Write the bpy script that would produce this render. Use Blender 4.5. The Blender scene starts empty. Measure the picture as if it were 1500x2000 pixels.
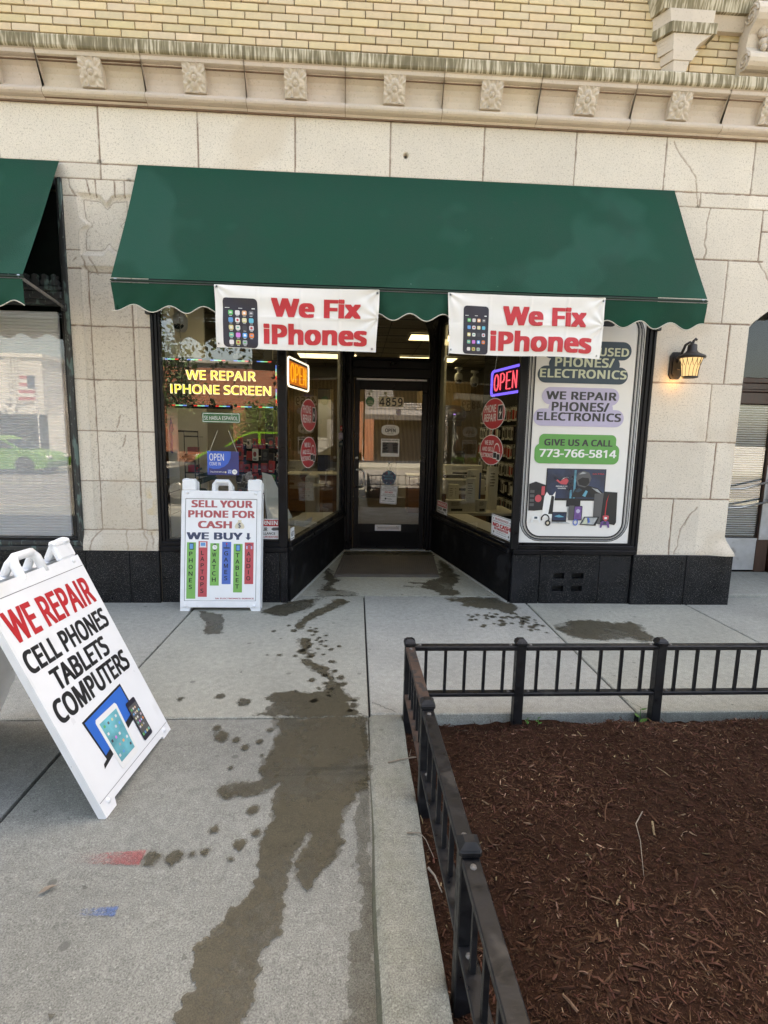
import bpy, bmesh, math, random
import numpy as np
from mathutils import Vector, Matrix

random.seed(7); RNG = np.random.default_rng(7)
SC = bpy.context.scene
COL = SC.collection

# ------------------------------------------------------------------ camera
cam_d = bpy.data.cameras.new("camera"); cam = bpy.data.objects.new("camera", cam_d); COL.objects.link(cam)
YAW, PITCH, ROLL = math.radians(3.183), math.radians(8.271), math.radians(1.202)
_f = Vector((math.sin(YAW)*math.cos(PITCH), math.cos(YAW)*math.cos(PITCH), -math.sin(PITCH)))
_r0 = Vector((math.cos(YAW), -math.sin(YAW), 0)); _u0 = _r0.cross(_f)
_r = _r0*math.cos(ROLL) + _u0*math.sin(ROLL); _u = -_r0*math.sin(ROLL) + _u0*math.cos(ROLL)
_m = Matrix((( _r.x, _u.x, -_f.x, -0.0402), (_r.y, _u.y, -_f.y, -4.5765), (_r.z, _u.z, -_f.z, 1.4974), (0, 0, 0, 1)))
cam.matrix_world = _m
cam_d.sensor_fit = 'HORIZONTAL'; cam_d.sensor_width = 36.0; cam_d.lens = 36.0*1022.7/1500.0
cam_d.clip_start = 0.02; cam_d.clip_end = 2000
SC.camera = cam

# ------------------------------------------------------------------ sky, sun, exposure
SUN_EL, SUN_AZ = math.radians(63), math.radians(22)      # behind the building, a little to the right
W = bpy.data.worlds.new("World"); SC.world = W; W.use_nodes = True
nt = W.node_tree; nt.nodes.clear()
_o = nt.nodes.new('ShaderNodeOutputWorld'); _b = nt.nodes.new('ShaderNodeBackground'); _s = nt.nodes.new('ShaderNodeTexSky')
_s.sky_type = 'NISHITA'; _s.sun_disc = False; _s.sun_elevation = SUN_EL; _s.sun_rotation = SUN_AZ
_s.air_density = 1.0; _s.dust_density = 3.5; _s.ozone_density = 0.3
_b.inputs['Strength'].default_value = 0.13
nt.links.new(_s.outputs[0], _b.inputs[0]); nt.links.new(_b.outputs[0], _o.inputs[0])
sl = bpy.data.lights.new("sun", 'SUN'); sun = bpy.data.objects.new("sun", sl); COL.objects.link(sun)
sl.energy = 4.2; sl.angle = math.radians(0.53); sl.color = (1.0, 0.95, 0.87)
_sd = Vector((math.sin(SUN_AZ)*math.cos(SUN_EL), math.cos(SUN_AZ)*math.cos(SUN_EL), math.sin(SUN_EL)))
sun.rotation_euler = _sd.to_track_quat('Z', 'Y').to_euler()
SC.view_settings.view_transform = 'Standard'; SC.view_settings.look = 'None'
SC.view_settings.exposure = 2.78; SC.view_settings.gamma = 1.0; SC.view_settings.use_curve_mapping = False
SC.view_settings.use_white_balance = True; SC.view_settings.white_balance_temperature = 8200; SC.view_settings.white_balance_tint = 10     # the camera was balanced for open shade
GAIN = 2.0 ** SC.view_settings.exposure                   # lamps below are given as they read on film
SC.render.engine = 'CYCLES'
SC.cycles.use_denoising = True
SC.cycles.max_bounces = 8; SC.cycles.diffuse_bounces = 4; SC.cycles.glossy_bounces = 4
SC.cycles.transmission_bounces = 4; SC.cycles.transparent_max_bounces = 16
SC.cycles.caustics_reflective = False; SC.cycles.caustics_refractive = False
SC.cycles.sample_clamp_indirect = 4.0

# ------------------------------------------------------------------ materials
MATS = {}
def new_mat(name):
    m = bpy.data.materials.new(name); m.use_nodes = True
    n = m.node_tree; n.nodes.clear(); MATS[name] = m
    return m, n.nodes, n.links
def nd(ns, t, **kw):
    x = ns.new(t)
    for k, v in kw.items():
        if k in x.inputs: x.inputs[k].default_value = v
        else: setattr(x, k, v)
    return x
def ramp(ns, stops):
    r = ns.new('ShaderNodeValToRGB'); e = r.color_ramp.elements
    while len(e) < len(stops): e.new(0.5)
    for i, (p, c) in enumerate(stops):
        e[i].position = p; e[i].color = (c[0], c[1], c[2], 1) if hasattr(c, '__len__') else (c, c, c, 1)
    return r
def mixc(ns, ls, mode, fac, a, b):
    x = ns.new('ShaderNodeMix'); x.data_type = 'RGBA'; x.blend_type = mode
    for sock, v in ((x.inputs[0], fac), (x.inputs[6], a), (x.inputs[7], b)):
        if hasattr(v, 'links'): ls.new(v, sock)
        elif hasattr(v, '__len__'): sock.default_value = (v[0], v[1], v[2], 1)
        else: sock.default_value = v
    return x.outputs[2]
def mat(name, base, rough=0.6, metal=0.0, var=0.12, scale=9.0, bump=0.0, bscale=80.0, spec=0.5, stretch=(1, 1, 1), flecks=None, emit=0.0, alpha=None, rvar=0.1):
    """painted / plain surface: base colour, soft uneven tone, fine bump, optional flecks (scale, threshold, colour, amount)"""
    m, ns, ls = new_mat(name)
    out = ns.new('ShaderNodeOutputMaterial'); p = ns.new('ShaderNodeBsdfPrincipled')
    tc = ns.new('ShaderNodeTexCoord'); mp = nd(ns, 'ShaderNodeMapping'); mp.inputs['Scale'].default_value = stretch
    ls.new(tc.outputs['Object'], mp.inputs[0]); vec = mp.outputs[0]
    nz = nd(ns, 'ShaderNodeTexNoise', Scale=scale, Detail=5.0, Roughness=0.6); ls.new(vec, nz.inputs['Vector'])
    r = ramp(ns, [(0.25, 1.0 - var), (0.75, 1.0 + var)]); ls.new(nz.outputs[0], r.inputs[0])
    at = nd(ns, 'ShaderNodeAttribute', attribute_name='tint')
    c = mixc(ns, ls, 'MULTIPLY', 1.0, base, r.outputs[0]); c = mixc(ns, ls, 'MULTIPLY', 1.0, c, at.outputs['Color'])
    if flecks:
        for fs, th, fc, am in flecks:
            n2 = nd(ns, 'ShaderNodeTexNoise', Scale=fs, Detail=2.0, Roughness=0.5); ls.new(vec, n2.inputs['Vector'])
            r2 = ramp(ns, [(th, 0.0), (min(th+0.06, 1), am)]); ls.new(n2.outputs[0], r2.inputs[0])
            c = mixc(ns, ls, 'MIX', r2.outputs[0], c, fc)
    ls.new(c, p.inputs['Base Color'])
    rr = ramp(ns, [(0.3, max(rough-rvar, 0.02)), (0.7, min(rough+rvar, 1))]); ls.new(nz.outputs[0], rr.inputs[0]); ls.new(rr.outputs[0], p.inputs['Roughness'])
    p.inputs['Metallic'].default_value = metal; p.inputs['Specular IOR Level'].default_value = spec
    if bump:
        nb = nd(ns, 'ShaderNodeTexNoise', Scale=bscale, Detail=4.0, Roughness=0.6); ls.new(vec, nb.inputs['Vector'])
        bp = nd(ns, 'ShaderNodeBump', Strength=1.0, Distance=bump); ls.new(nb.outputs[0], bp.inputs['Height']); ls.new(bp.outputs[0], p.inputs['Normal'])
    if emit:
        ls.new(c, p.inputs['Emission Color']); p.inputs['Emission Strength'].default_value = emit
    if alpha is not None: p.inputs['Alpha'].default_value = alpha
    ls.new(p.outputs[0], out.inputs[0])
    return m
def glow(name, col, s):
    m, ns, ls = new_mat(name)
    out = ns.new('ShaderNodeOutputMaterial'); e = nd(ns, 'ShaderNodeEmission', Strength=s/GAIN); e.inputs[0].default_value = (*col, 1)
    ls.new(e.outputs[0], out.inputs[0]); return m
def glass_mat(name, tint=(0.93, 0.96, 0.95), refl=2.0, rough=0.0):
    m, ns, ls = new_mat(name)
    out = ns.new('ShaderNodeOutputMaterial')
    t = ns.new('ShaderNodeBsdfTransparent'); t.inputs[0].default_value = (*tint, 1)
    g = nd(ns, 'ShaderNodeBsdfGlossy', Roughness=rough); g.inputs[0].default_value = (1, 1, 1, 1)
    fr = nd(ns, 'ShaderNodeFresnel', IOR=1.5); mu = nd(ns, 'ShaderNodeMath', operation='MULTIPLY'); mu.inputs[1].default_value = refl; mu.use_clamp = True
    ls.new(fr.outputs[0], mu.inputs[0])
    mx = ns.new('ShaderNodeMixShader'); ls.new(mu.outputs[0], mx.inputs[0]); ls.new(t.outputs[0], mx.inputs[1]); ls.new(g.outputs[0], mx.inputs[2])
    ls.new(mx.outputs[0], out.inputs[0]); return m

STONE = mat('limestone', (0.66, 0.59, 0.495), 0.85, var=0.07, scale=3.0, bump=0.0022, bscale=120, flecks=[(75, 0.585, (0.36, 0.30, 0.235), 0.6), (190, 0.58, (0.27, 0.225, 0.18), 0.6), (120, 0.62, (0.74, 0.68, 0.58), 0.45), (1.1, 0.58, (0.50, 0.40, 0.29), 0.35)])
TERRA = mat('terracotta moulding', (0.55, 0.465, 0.375), 0.8, var=0.1, scale=5.0, bump=0.0012, bscale=90, flecks=[(60, 0.62, (0.33, 0.27, 0.2), 0.35), (180, 0.66, (0.25, 0.2, 0.15), 0.4)])
CREAM_BRICK = mat('cream brick', (0.56, 0.44, 0.28), 0.8, var=0.09, scale=14, bump=0.0010, bscale=110, flecks=[(90, 0.68, (0.42, 0.33, 0.2), 0.4)])
MORTAR = mat('mortar', (0.25, 0.19, 0.14), 0.95, var=0.2, scale=20, bump=0.002, bscale=150)
JOINTMORTAR = mat('pointing mortar', (0.20, 0.125, 0.085), 0.95, var=0.25, scale=25, bump=0.002, bscale=150)
GRANITE = mat('black granite', (0.0065, 0.007, 0.009), 0.36, var=0.5, scale=6, bump=0.0003, bscale=60, flecks=[(150, 0.63, (0.10, 0.10, 0.10), 0.6), (260, 0.66, (0.5, 0.5, 0.47), 0.7), (1.7, 0.6, (0.016, 0.017, 0.020), 0.7), (3.2, 0.63, (0.02, 0.02, 0.023), 0.5)], spec=0.22)
BLACK = mat('black gloss paint', (0.005, 0.005, 0.0065), 0.38, var=0.5, scale=7, bump=0.0006, bscale=35, rvar=0.15, flecks=[(5, 0.66, (0.014, 0.0145, 0.017), 0.6)], spec=0.2)
BLACKWORN = mat('worn black paint', (0.004, 0.004, 0.005), 0.6, var=0.4, scale=6, bump=0.0009, bscale=30, flecks=[(3.6, 0.60, (0.018, 0.0185, 0.021), 0.85), (60, 0.74, (0.12, 0.12, 0.115), 0.5)], spec=0.15)
VERDIGRIS = mat('weathered bronze', (0.025, 0.026, 0.026), 0.6, metal=0.2, var=0.4, scale=10, bump=0.001, bscale=60, stretch=(1, 1, 0.35), flecks=[(16, 0.55, (0.10, 0.155, 0.14), 0.8), (70, 0.63, (0.2, 0.24, 0.22), 0.5)])
CANVAS = mat('green canvas', (0.0052, 0.049, 0.029), 0.85, var=0.12, scale=2.5, bump=0.0016, bscale=130, spec=0.2, flecks=[(1.3, 0.55, (0.019, 0.078, 0.056), 0.45), (2.1, 0.56, (0.011, 0.046, 0.030), 0.35), (13, 0.70, (0.014, 0.048, 0.033), 0.4), (30, 0.775, (0.2, 0.3, 0.26), 0.55)])
CANVASDARK = mat('dirty canvas seam', (0.014, 0.035, 0.024), 0.9, var=0.4, scale=12)
PIPING = mat('cream piping', (0.5, 0.47, 0.4), 0.8, var=0.25, scale=30)
VINYL = mat('white vinyl', (0.74, 0.72, 0.69), 0.55, var=0.04, scale=5, bump=0.0006, bscale=25)
RED = mat('red print', (0.50, 0.022, 0.03), 0.5, var=0.06)
REDB = mat('faded red print', (0.42, 0.085, 0.095), 0.5, var=0.06)
NAVY = mat('navy print', (0.035, 0.05, 0.105), 0.5, var=0.05)
INK = mat('black print', (0.012, 0.012, 0.014), 0.5, var=0.1)
GREYINK = mat('grey print', (0.09, 0.088, 0.09), 0.5, var=0.1)
WHITEINK = mat('white print', (0.78, 0.78, 0.77), 0.5, var=0.04)
CREAMINK = mat('cream print', (0.55, 0.58, 0.42), 0.5, var=0.05)
SLATE = mat('slate blue print', (0.025, 0.05, 0.075), 0.5, var=0.1)
LILAC = mat('lilac print', (0.46, 0.42, 0.58), 0.5, var=0.05)
GREENP = mat('green print', (0.10, 0.33, 0.075), 0.5, var=0.06)
GREENBAR = mat('grass green print', (0.17, 0.42, 0.10), 0.5, var=0.06)
BLUEBAR = mat('blue print', (0.06, 0.14, 0.47), 0.5, var=0.06)
REDBAR = mat('rose red print', (0.50, 0.07, 0.085), 0.5, var=0.06)
PLASTIC = mat('white moulded plastic', (0.78, 0.79, 0.81), 0.5, var=0.05, scale=12, bump=0.0004, bscale=220, flecks=[(14, 0.70, (0.5, 0.5, 0.49), 0.4), (3.2, 0.60, (0.62, 0.61, 0.58), 0.35), (70, 0.74, (0.3, 0.3, 0.3), 0.5)])
SHEETW = mat('white printed sheet', (0.80, 0.81, 0.83), 0.35, var=0.05, scale=3, flecks=[(5, 0.66, (0.66, 0.66, 0.66), 0.3), (55, 0.76, (0.4, 0.4, 0.4), 0.5)])
IRON = mat('black iron', (0.0075, 0.0078, 0.0095), 0.45, metal=0.0, var=0.4, scale=30, bump=0.0006, bscale=90, spec=0.4, flecks=[(11, 0.66, (0.045, 0.042, 0.04), 0.6), (45, 0.72, (0.10, 0.095, 0.09), 0.5)], rvar=0.18)
RUST = mat('rusty iron', (0.06, 0.035, 0.025), 0.75, var=0.5, scale=25, bump=0.001, bscale=120, flecks=[(18, 0.5, (0.022, 0.02, 0.02), 0.9)])
LAMPMETAL = mat('dark bronze lamp metal', (0.018, 0.014, 0.013), 0.5, var=0.3, scale=30)
STEEL = mat('brushed steel', (0.55, 0.55, 0.55), 0.35, metal=0.9, var=0.1, scale=40)
ALU = mat('dented aluminium', (0.42, 0.43, 0.45), 0.5, metal=0.55, var=0.2, scale=8, bump=0.0015, bscale=9, flecks=[(7, 0.68, (0.2, 0.19, 0.18), 0.5)])
DARKWOOD = mat('varnished dark wood', (0.045, 0.018, 0.011), 0.4, var=0.4, scale=8, stretch=(6, 6, 0.6), flecks=[(14, 0.68, (0.12, 0.07, 0.045), 0.5)])
WHITEP = mat('white interior paint', (0.78, 0.77, 0.75), 0.7, var=0.05, scale=2)
GREYWALL = mat('grey interior wall', (0.36, 0.35, 0.33), 0.8, var=0.08, scale=2)
CEIL = mat('ceiling tile', (0.42, 0.40, 0.36), 0.9, var=0.06, scale=3, flecks=[(150, 0.68, (0.2, 0.19, 0.17), 0.5)])
FLOORI = mat('dark shop floor', (0.10, 0.085, 0.07), 0.4, var=0.15, scale=3)
SLAT = mat('oak slat', (0.42, 0.30, 0.16), 0.6, var=0.25, scale=5, stretch=(8, 8, 0.7))
FELT = mat('black felt', (0.010, 0.010, 0.010), 0.95)
WOODC = mat('counter wood', (0.20, 0.095, 0.04), 0.5, var=0.3, scale=4, stretch=(0.6, 6, 6))
BOXW = mat('white carton', (0.82, 0.82, 0.81), 0.6, var=0.06)
PLANTG = mat('dark leaf', (0.02, 0.045, 0.018), 0.4, var=0.3, scale=8)
SPROUT = mat('fresh sprout leaf', (0.07, 0.20, 0.035), 0.5, var=0.3, scale=30)
GOODSRED = mat('red packaging', (0.55, 0.03, 0.03), 0.4, var=0.3, scale=6)
GOODSDK = mat('dark packaging', (0.03, 0.03, 0.035), 0.4, var=0.4, scale=6)
GOODSBLUE = mat('blue packaging', (0.03, 0.07, 0.3), 0.4, var=0.3, scale=6)
PAPER = mat('cream paper', (0.80, 0.72, 0.56), 0.8, var=0.06)
CONCL = mat('pale concrete', (0.35, 0.35, 0.33), 0.9, var=0.1)
TWIG = mat('dry twig', (0.22, 0.18, 0.14), 0.9, var=0.3, scale=40)
BLIND = mat('sky-tinted white blind slat', (0.86, 0.90, 0.97), 0.55, var=0.04)  # slats are white; the blue cast of sky light is put into the colour
STREAK, _n, _l = new_mat('weather streaked terracotta')
def _streak(ns, ls):
    out = ns.new('ShaderNodeOutputMaterial'); p = nd(ns, 'ShaderNodeBsdfPrincipled', Roughness=0.85)
    tc = ns.new('ShaderNodeTexCoord'); mp = nd(ns, 'ShaderNodeMapping'); mp.inputs['Scale'].default_value = (1, 0.12, 0.07); ls.new(tc.outputs['Object'], mp.inputs[0])
    n1 = nd(ns, 'ShaderNodeTexNoise', Scale=62.0, Detail=3.0, Roughness=0.6); ls.new(mp.outputs[0], n1.inputs['Vector'])
    n2 = nd(ns, 'ShaderNodeTexNoise', Scale=3.0, Detail=4.0); ls.new(tc.outputs['Object'], n2.inputs['Vector'])
    ad = nd(ns, 'ShaderNodeMath', operation='MULTIPLY_ADD'); ad.inputs[1].default_value = 0.55; ls.new(n2.outputs[0], ad.inputs[0]); ls.new(n1.outputs[0], ad.inputs[2])
    r = ramp(ns, [(0.66, (0.15, 0.122, 0.068)), (0.78, (0.24, 0.198, 0.12)), (0.90, (0.52, 0.45, 0.33))]); ls.new(ad.outputs[0], r.inputs[0]); ls.new(r.outputs[0], p.inputs['Base Color'])
    bp = nd(ns, 'ShaderNodeBump', Strength=0.6, Distance=0.003); ls.new(n1.outputs[0], bp.inputs['Height']); ls.new(bp.outputs[0], p.inputs['Normal'])
    ls.new(p.outputs[0], out.inputs[0])
_streak(_n, _l)
def concrete(name, base, wet=False, broom=0.0, moss=0.0, rough=0.88):
    m, ns, ls = new_mat(name)
    out = ns.new('ShaderNodeOutputMaterial'); p = nd(ns, 'ShaderNodeBsdfPrincipled', Roughness=rough)
    ge = ns.new('ShaderNodeNewGeometry'); pos = ge.outputs['Position']
    def noise(s, d=4.0, st=None, ro=0.6):
        n = nd(ns, 'ShaderNodeTexNoise', Scale=s, Detail=d, Roughness=ro)
        if st:
            mp = nd(ns, 'ShaderNodeMapping'); mp.inputs['Scale'].default_value = st; ls.new(pos, mp.inputs[0]); ls.new(mp.outputs[0], n.inputs['Vector'])
        else: ls.new(pos, n.inputs['Vector'])
        return n.outputs[0]
    big = ramp(ns, [(0.3, 0.84), (0.7, 1.12)]); ls.new(noise(1.3, 6.0), big.inputs[0])
    c = mixc(ns, ls, 'MULTIPLY', 1.0, base, big.outputs[0])
    mid = ramp(ns, [(0.3, 0.86), (0.7, 1.12)]); ls.new(noise(26, 3.0), mid.inputs[0]); c = mixc(ns, ls, 'MULTIPLY', 1.0, c, mid.outputs[0])
    fine = ramp(ns, [(0.32, 0.62), (0.5, 1.0), (0.68, 1.35)]); fn = noise(210, 2.0); ls.new(fn, fine.inputs[0]); c = mixc(ns, ls, 'MULTIPLY', 1.0, c, fine.outputs[0])
    agg = ramp(ns, [(0.66, 0.0), (0.72, 0.55)]); ls.new(noise(120, 1.0), agg.inputs[0]); c = mixc(ns, ls, 'MIX', agg.outputs[0], c, [min(x*1.9, 0.7) for x in base])
    vo = nd(ns, 'ShaderNodeTexVoronoi', Scale=4.6); ls.new(pos, vo.inputs['Vector'])      # old gum spots
    gum = ramp(ns, [(0.06, 0.7), (0.085, 0.0)]); ls.new(vo.outputs['Distance'], gum.inputs[0]); c = mixc(ns, ls, 'MIX', gum.outputs[0], c, [x*0.45 for x in base])
    at = nd(ns, 'ShaderNodeAttribute', attribute_name='tint'); c = mixc(ns, ls, 'MULTIPLY', 1.0, c, at.outputs['Color'])
    if moss:
        ms = ramp(ns, [(0.45, 0.0), (0.75, moss)]); ls.new(noise(7, 5.0), ms.inputs[0]); c = mixc(ns, ls, 'MIX', ms.outputs[0], c, (0.13, 0.14, 0.085))
    ls.new(c, p.inputs['Base Color'])
    h = fn
    if broom:
        b = noise(75, 2.0, (1.0, 0.03, 1.0)); ad = nd(ns, 'ShaderNodeMath', operation='MULTIPLY_ADD'); ad.inputs[1].default_value = broom; ls.new(b, ad.inputs[0]); ls.new(fn, ad.inputs[2]); h = ad.outputs[0]
    bp = nd(ns, 'ShaderNodeBump', Strength=0.7, Distance=0.0022 if not wet else 0.0012); ls.new(h, bp.inputs['Height']); ls.new(bp.outputs[0], p.inputs['Normal'])
    if wet:      # damp film: patchy, with the dry grain showing through
        al = ramp(ns, [(0.28, 0.34), (0.58, 0.84)]); mx_ = nd(ns, 'ShaderNodeMath', operation='MULTIPLY_ADD'); mx_.inputs[1].default_value = 0.45; ls.new(noise(34, 3.0), mx_.inputs[0]); ls.new(noise(3.1, 5.0), mx_.inputs[2])
        su = nd(ns, 'ShaderNodeMath', operation='SUBTRACT'); su.inputs[1].default_value = 0.2; ls.new(mx_.outputs[0], su.inputs[0]); ls.new(su.outputs[0], al.inputs[0])
        m2 = nd(ns, 'ShaderNodeMath', operation='MULTIPLY'); ls.new(al.outputs[0], m2.inputs[0]); ls.new(at.outputs['Alpha'], m2.inputs[1]); ls.new(m2.outputs[0], p.inputs['Alpha'])
    ls.new(p.outputs[0], out.inputs[0]); return m
CONC = concrete('sidewalk concrete', (0.305, 0.305, 0.270))
CONCB = concrete('broomed sidewalk concrete', (0.205, 0.208, 0.192), broom=1.2)
KERBD = concrete('mossy kerb foot', (0.115, 0.112, 0.08), moss=0.6)
KERBM = concrete('kerb concrete', (0.235, 0.235, 0.20), moss=0.35)
WET = concrete('wet concrete', (0.080, 0.071, 0.048), wet=True, rough=0.42)
ASPHALT = concrete('street asphalt', (0.20, 0.195, 0.185))
MULCHB = mat('mulch bed', (0.040, 0.0200, 0.0130), 0.98, spec=0.05, var=0.5, scale=40, bump=0.012, bscale=70)
MULCHC = mat('mulch chips', (0.086, 0.044, 0.029), 0.9, var=0.35, scale=60, spec=0.06)
GLASS = glass_mat('shop window glass', refl=2.8); GLASSS = glass_mat('side window glass', refl=1.4); GLASSP = glass_mat('poster window glass', refl=1.1)
GLASSD = glass_mat('dusty blind window glass', (1.0, 1.0, 1.0), 1.7)

# ------------------------------------------------------------------ mesh builder
def frame(o, u, v):
    u = Vector(u).normalized(); v = Vector(v).normalized(); n = u.cross(v)
    return Matrix(((u.x, v.x, n.x, o[0]), (u.y, v.y, n.y, o[1]), (u.z, v.z, n.z, o[2]), (0, 0, 0, 1)))
ID = Matrix.Identity(4)
XZ = lambda y, x=0, z=0: frame((x, y, z), (1, 0, 0), (0, 0, 1))      # u = x, v = z, n = towards the street
GLY = {}
try:        # Blender's own interface sans, else its built-in font
    import os
    FONT = bpy.data.fonts.load(os.path.join(bpy.utils.system_resource('DATAFILES'), 'fonts', 'NotoSansHebrew-Regular.woff2'))
except Exception:
    FONT = None
from mathutils.geometry import interpolate_bezier, tessellate_polygon
def _inside(p, P):
    x, y = p; c = False
    for i in range(len(P)):
        (x0, y0), (x1, y1) = P[i-1], P[i]
        if (y0 > y) != (y1 > y) and x < (x1-x0)*(y-y0)/(y1-y0)+x0: c = not c
    return c
def glyph(s, bold=0.0, space=1.0, shear=0.0):
    """flat lettering: each closed outline filled on its own (minus its holes), heavier weights by overlapping shifted copies"""
    k = (s, bold, space, shear)
    if k in GLY: return GLY[k]
    cu = bpy.data.curves.new('lettering', 'FONT'); cu.body = s; cu.resolution_u = 3; cu.space_character = space; cu.shear = shear
    if FONT: cu.font = FONT
    ob = bpy.data.objects.new('lettering', cu); COL.objects.link(ob)
    dg = bpy.context.evaluated_depsgraph_get(); oe = ob.evaluated_get(dg); cc = oe.to_curve(dg); outs = []
    for sp in cc.splines:
        P = []
        if sp.type == 'BEZIER':
            bp = sp.bezier_points; n = len(bp)
            for i in range(n):
                p, q = bp[i], bp[(i+1) % n]
                st = (p.co-p.handle_right).length < 1e-6 and (q.co-q.handle_left).length < 1e-6
                cr = abs((p.handle_right-p.co).cross(q.co-p.co).z)+abs((q.handle_left-p.co).cross(q.co-p.co).z)
                pts = [p.co] if (st or cr < 1e-7) else interpolate_bezier(p.co, p.handle_right, q.handle_left, q.co, 6)[:-1]
                P += [(x[0], x[1]) for x in pts]
        else: P = [(x.co[0], x.co[1]) for x in sp.points]
        xs, ys = sorted({round(p[0], 3) for p in P}), sorted({round(p[1], 3) for p in P})
        if len(P) == 12 and len(xs) == 4 and len(ys) in (4, 6) and _inside(((xs[1]+xs[2])/2, ys[-1]-.004), P) and not _inside((xs[0]+.004, (ys[0]+ys[-1])/2), P) and _inside(((xs[1]+xs[2])/2, (ys[0]+ys[-1])/2), P) and not _inside((xs[0]+.01, ys[0]+(ys[-1]-ys[0])*.3), P):
            a_ = sum(P[i-1][0]*P[i][1]-P[i][0]*P[i-1][1] for i in range(len(P)))
            P = [(xs[1], ys[0]), (xs[2], ys[0]), (xs[2], ys[-1]), (xs[1], ys[-1])]
            if a_ < 0: P = P[::-1]           # a plain I without serifs
        if len(P) > 2: outs.append((sum(P[i-1][0]*P[i][1]-P[i][0]*P[i-1][1] for i in range(len(P)))/2, P))
    oe.to_curve_clear(); bpy.data.objects.remove(ob); bpy.data.curves.remove(cu)
    sg = 1 if max(outs, key=lambda o: abs(o[0]))[0] > 0 else -1
    O = [[o[1], abs(o[0]), []] for o in outs if o[0]*sg > 0]
    for ar, P in outs:
        if ar*sg < 0:
            c = [o for o in O if _inside(P[0], o[0])]
            if c: min(c, key=lambda o: o[1])[2].append(P)
    V, F = [], []
    nc = 1 if bold <= .004 else 6 if bold < .025 else 10
    for j in range(nc if bold < .025 else 9):
        dx, dy = (bold*(j % 3-1), bold*.55*(j//3-1)) if bold >= .025 else (bold*math.cos(2*math.pi*j/nc), bold*math.sin(2*math.pi*j/nc)) if nc > 1 else (0, 0)
        for i, (P, _, H) in enumerate(O):
            loops = [P]+H; b = len(V); V += [(x+dx, y+dy, (j*3+i % 3)*1.6e-5) for L in loops for x, y in L]
            F += [tuple(b+q for q in t) for t in tessellate_polygon([[Vector((x, y, 0)) for x, y in L] for L in loops])]
    v = np.array(V); lo, hi = v.min(0), v.max(0); v[:, :2] = (v[:, :2]-lo[:2])/(hi-lo)[:2]
    GLY[k] = (v, F, (hi-lo)[0]/(hi-lo)[1]); return GLY[k]
def refine(v, f, n):
    v = [tuple(p) for p in v]
    tri = []
    for q in f:
        for k in range(1, len(q)-1): tri.append((q[0], q[k], q[k+1]))
    for _ in range(n):
        mid = {}; out = []
        def mp(a, b):
            k = (min(a, b), max(a, b))
            if k not in mid: mid[k] = len(v); v.append(tuple((p+q)/2 for p, q in zip(v[a], v[b])))
            return mid[k]
        for a, b, c in tri: x, y, z = mp(a, b), mp(b, c), mp(c, a); out += [(a, x, z), (x, b, y), (z, y, c), (x, y, z)]
        tri = out
    return v, tri
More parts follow.
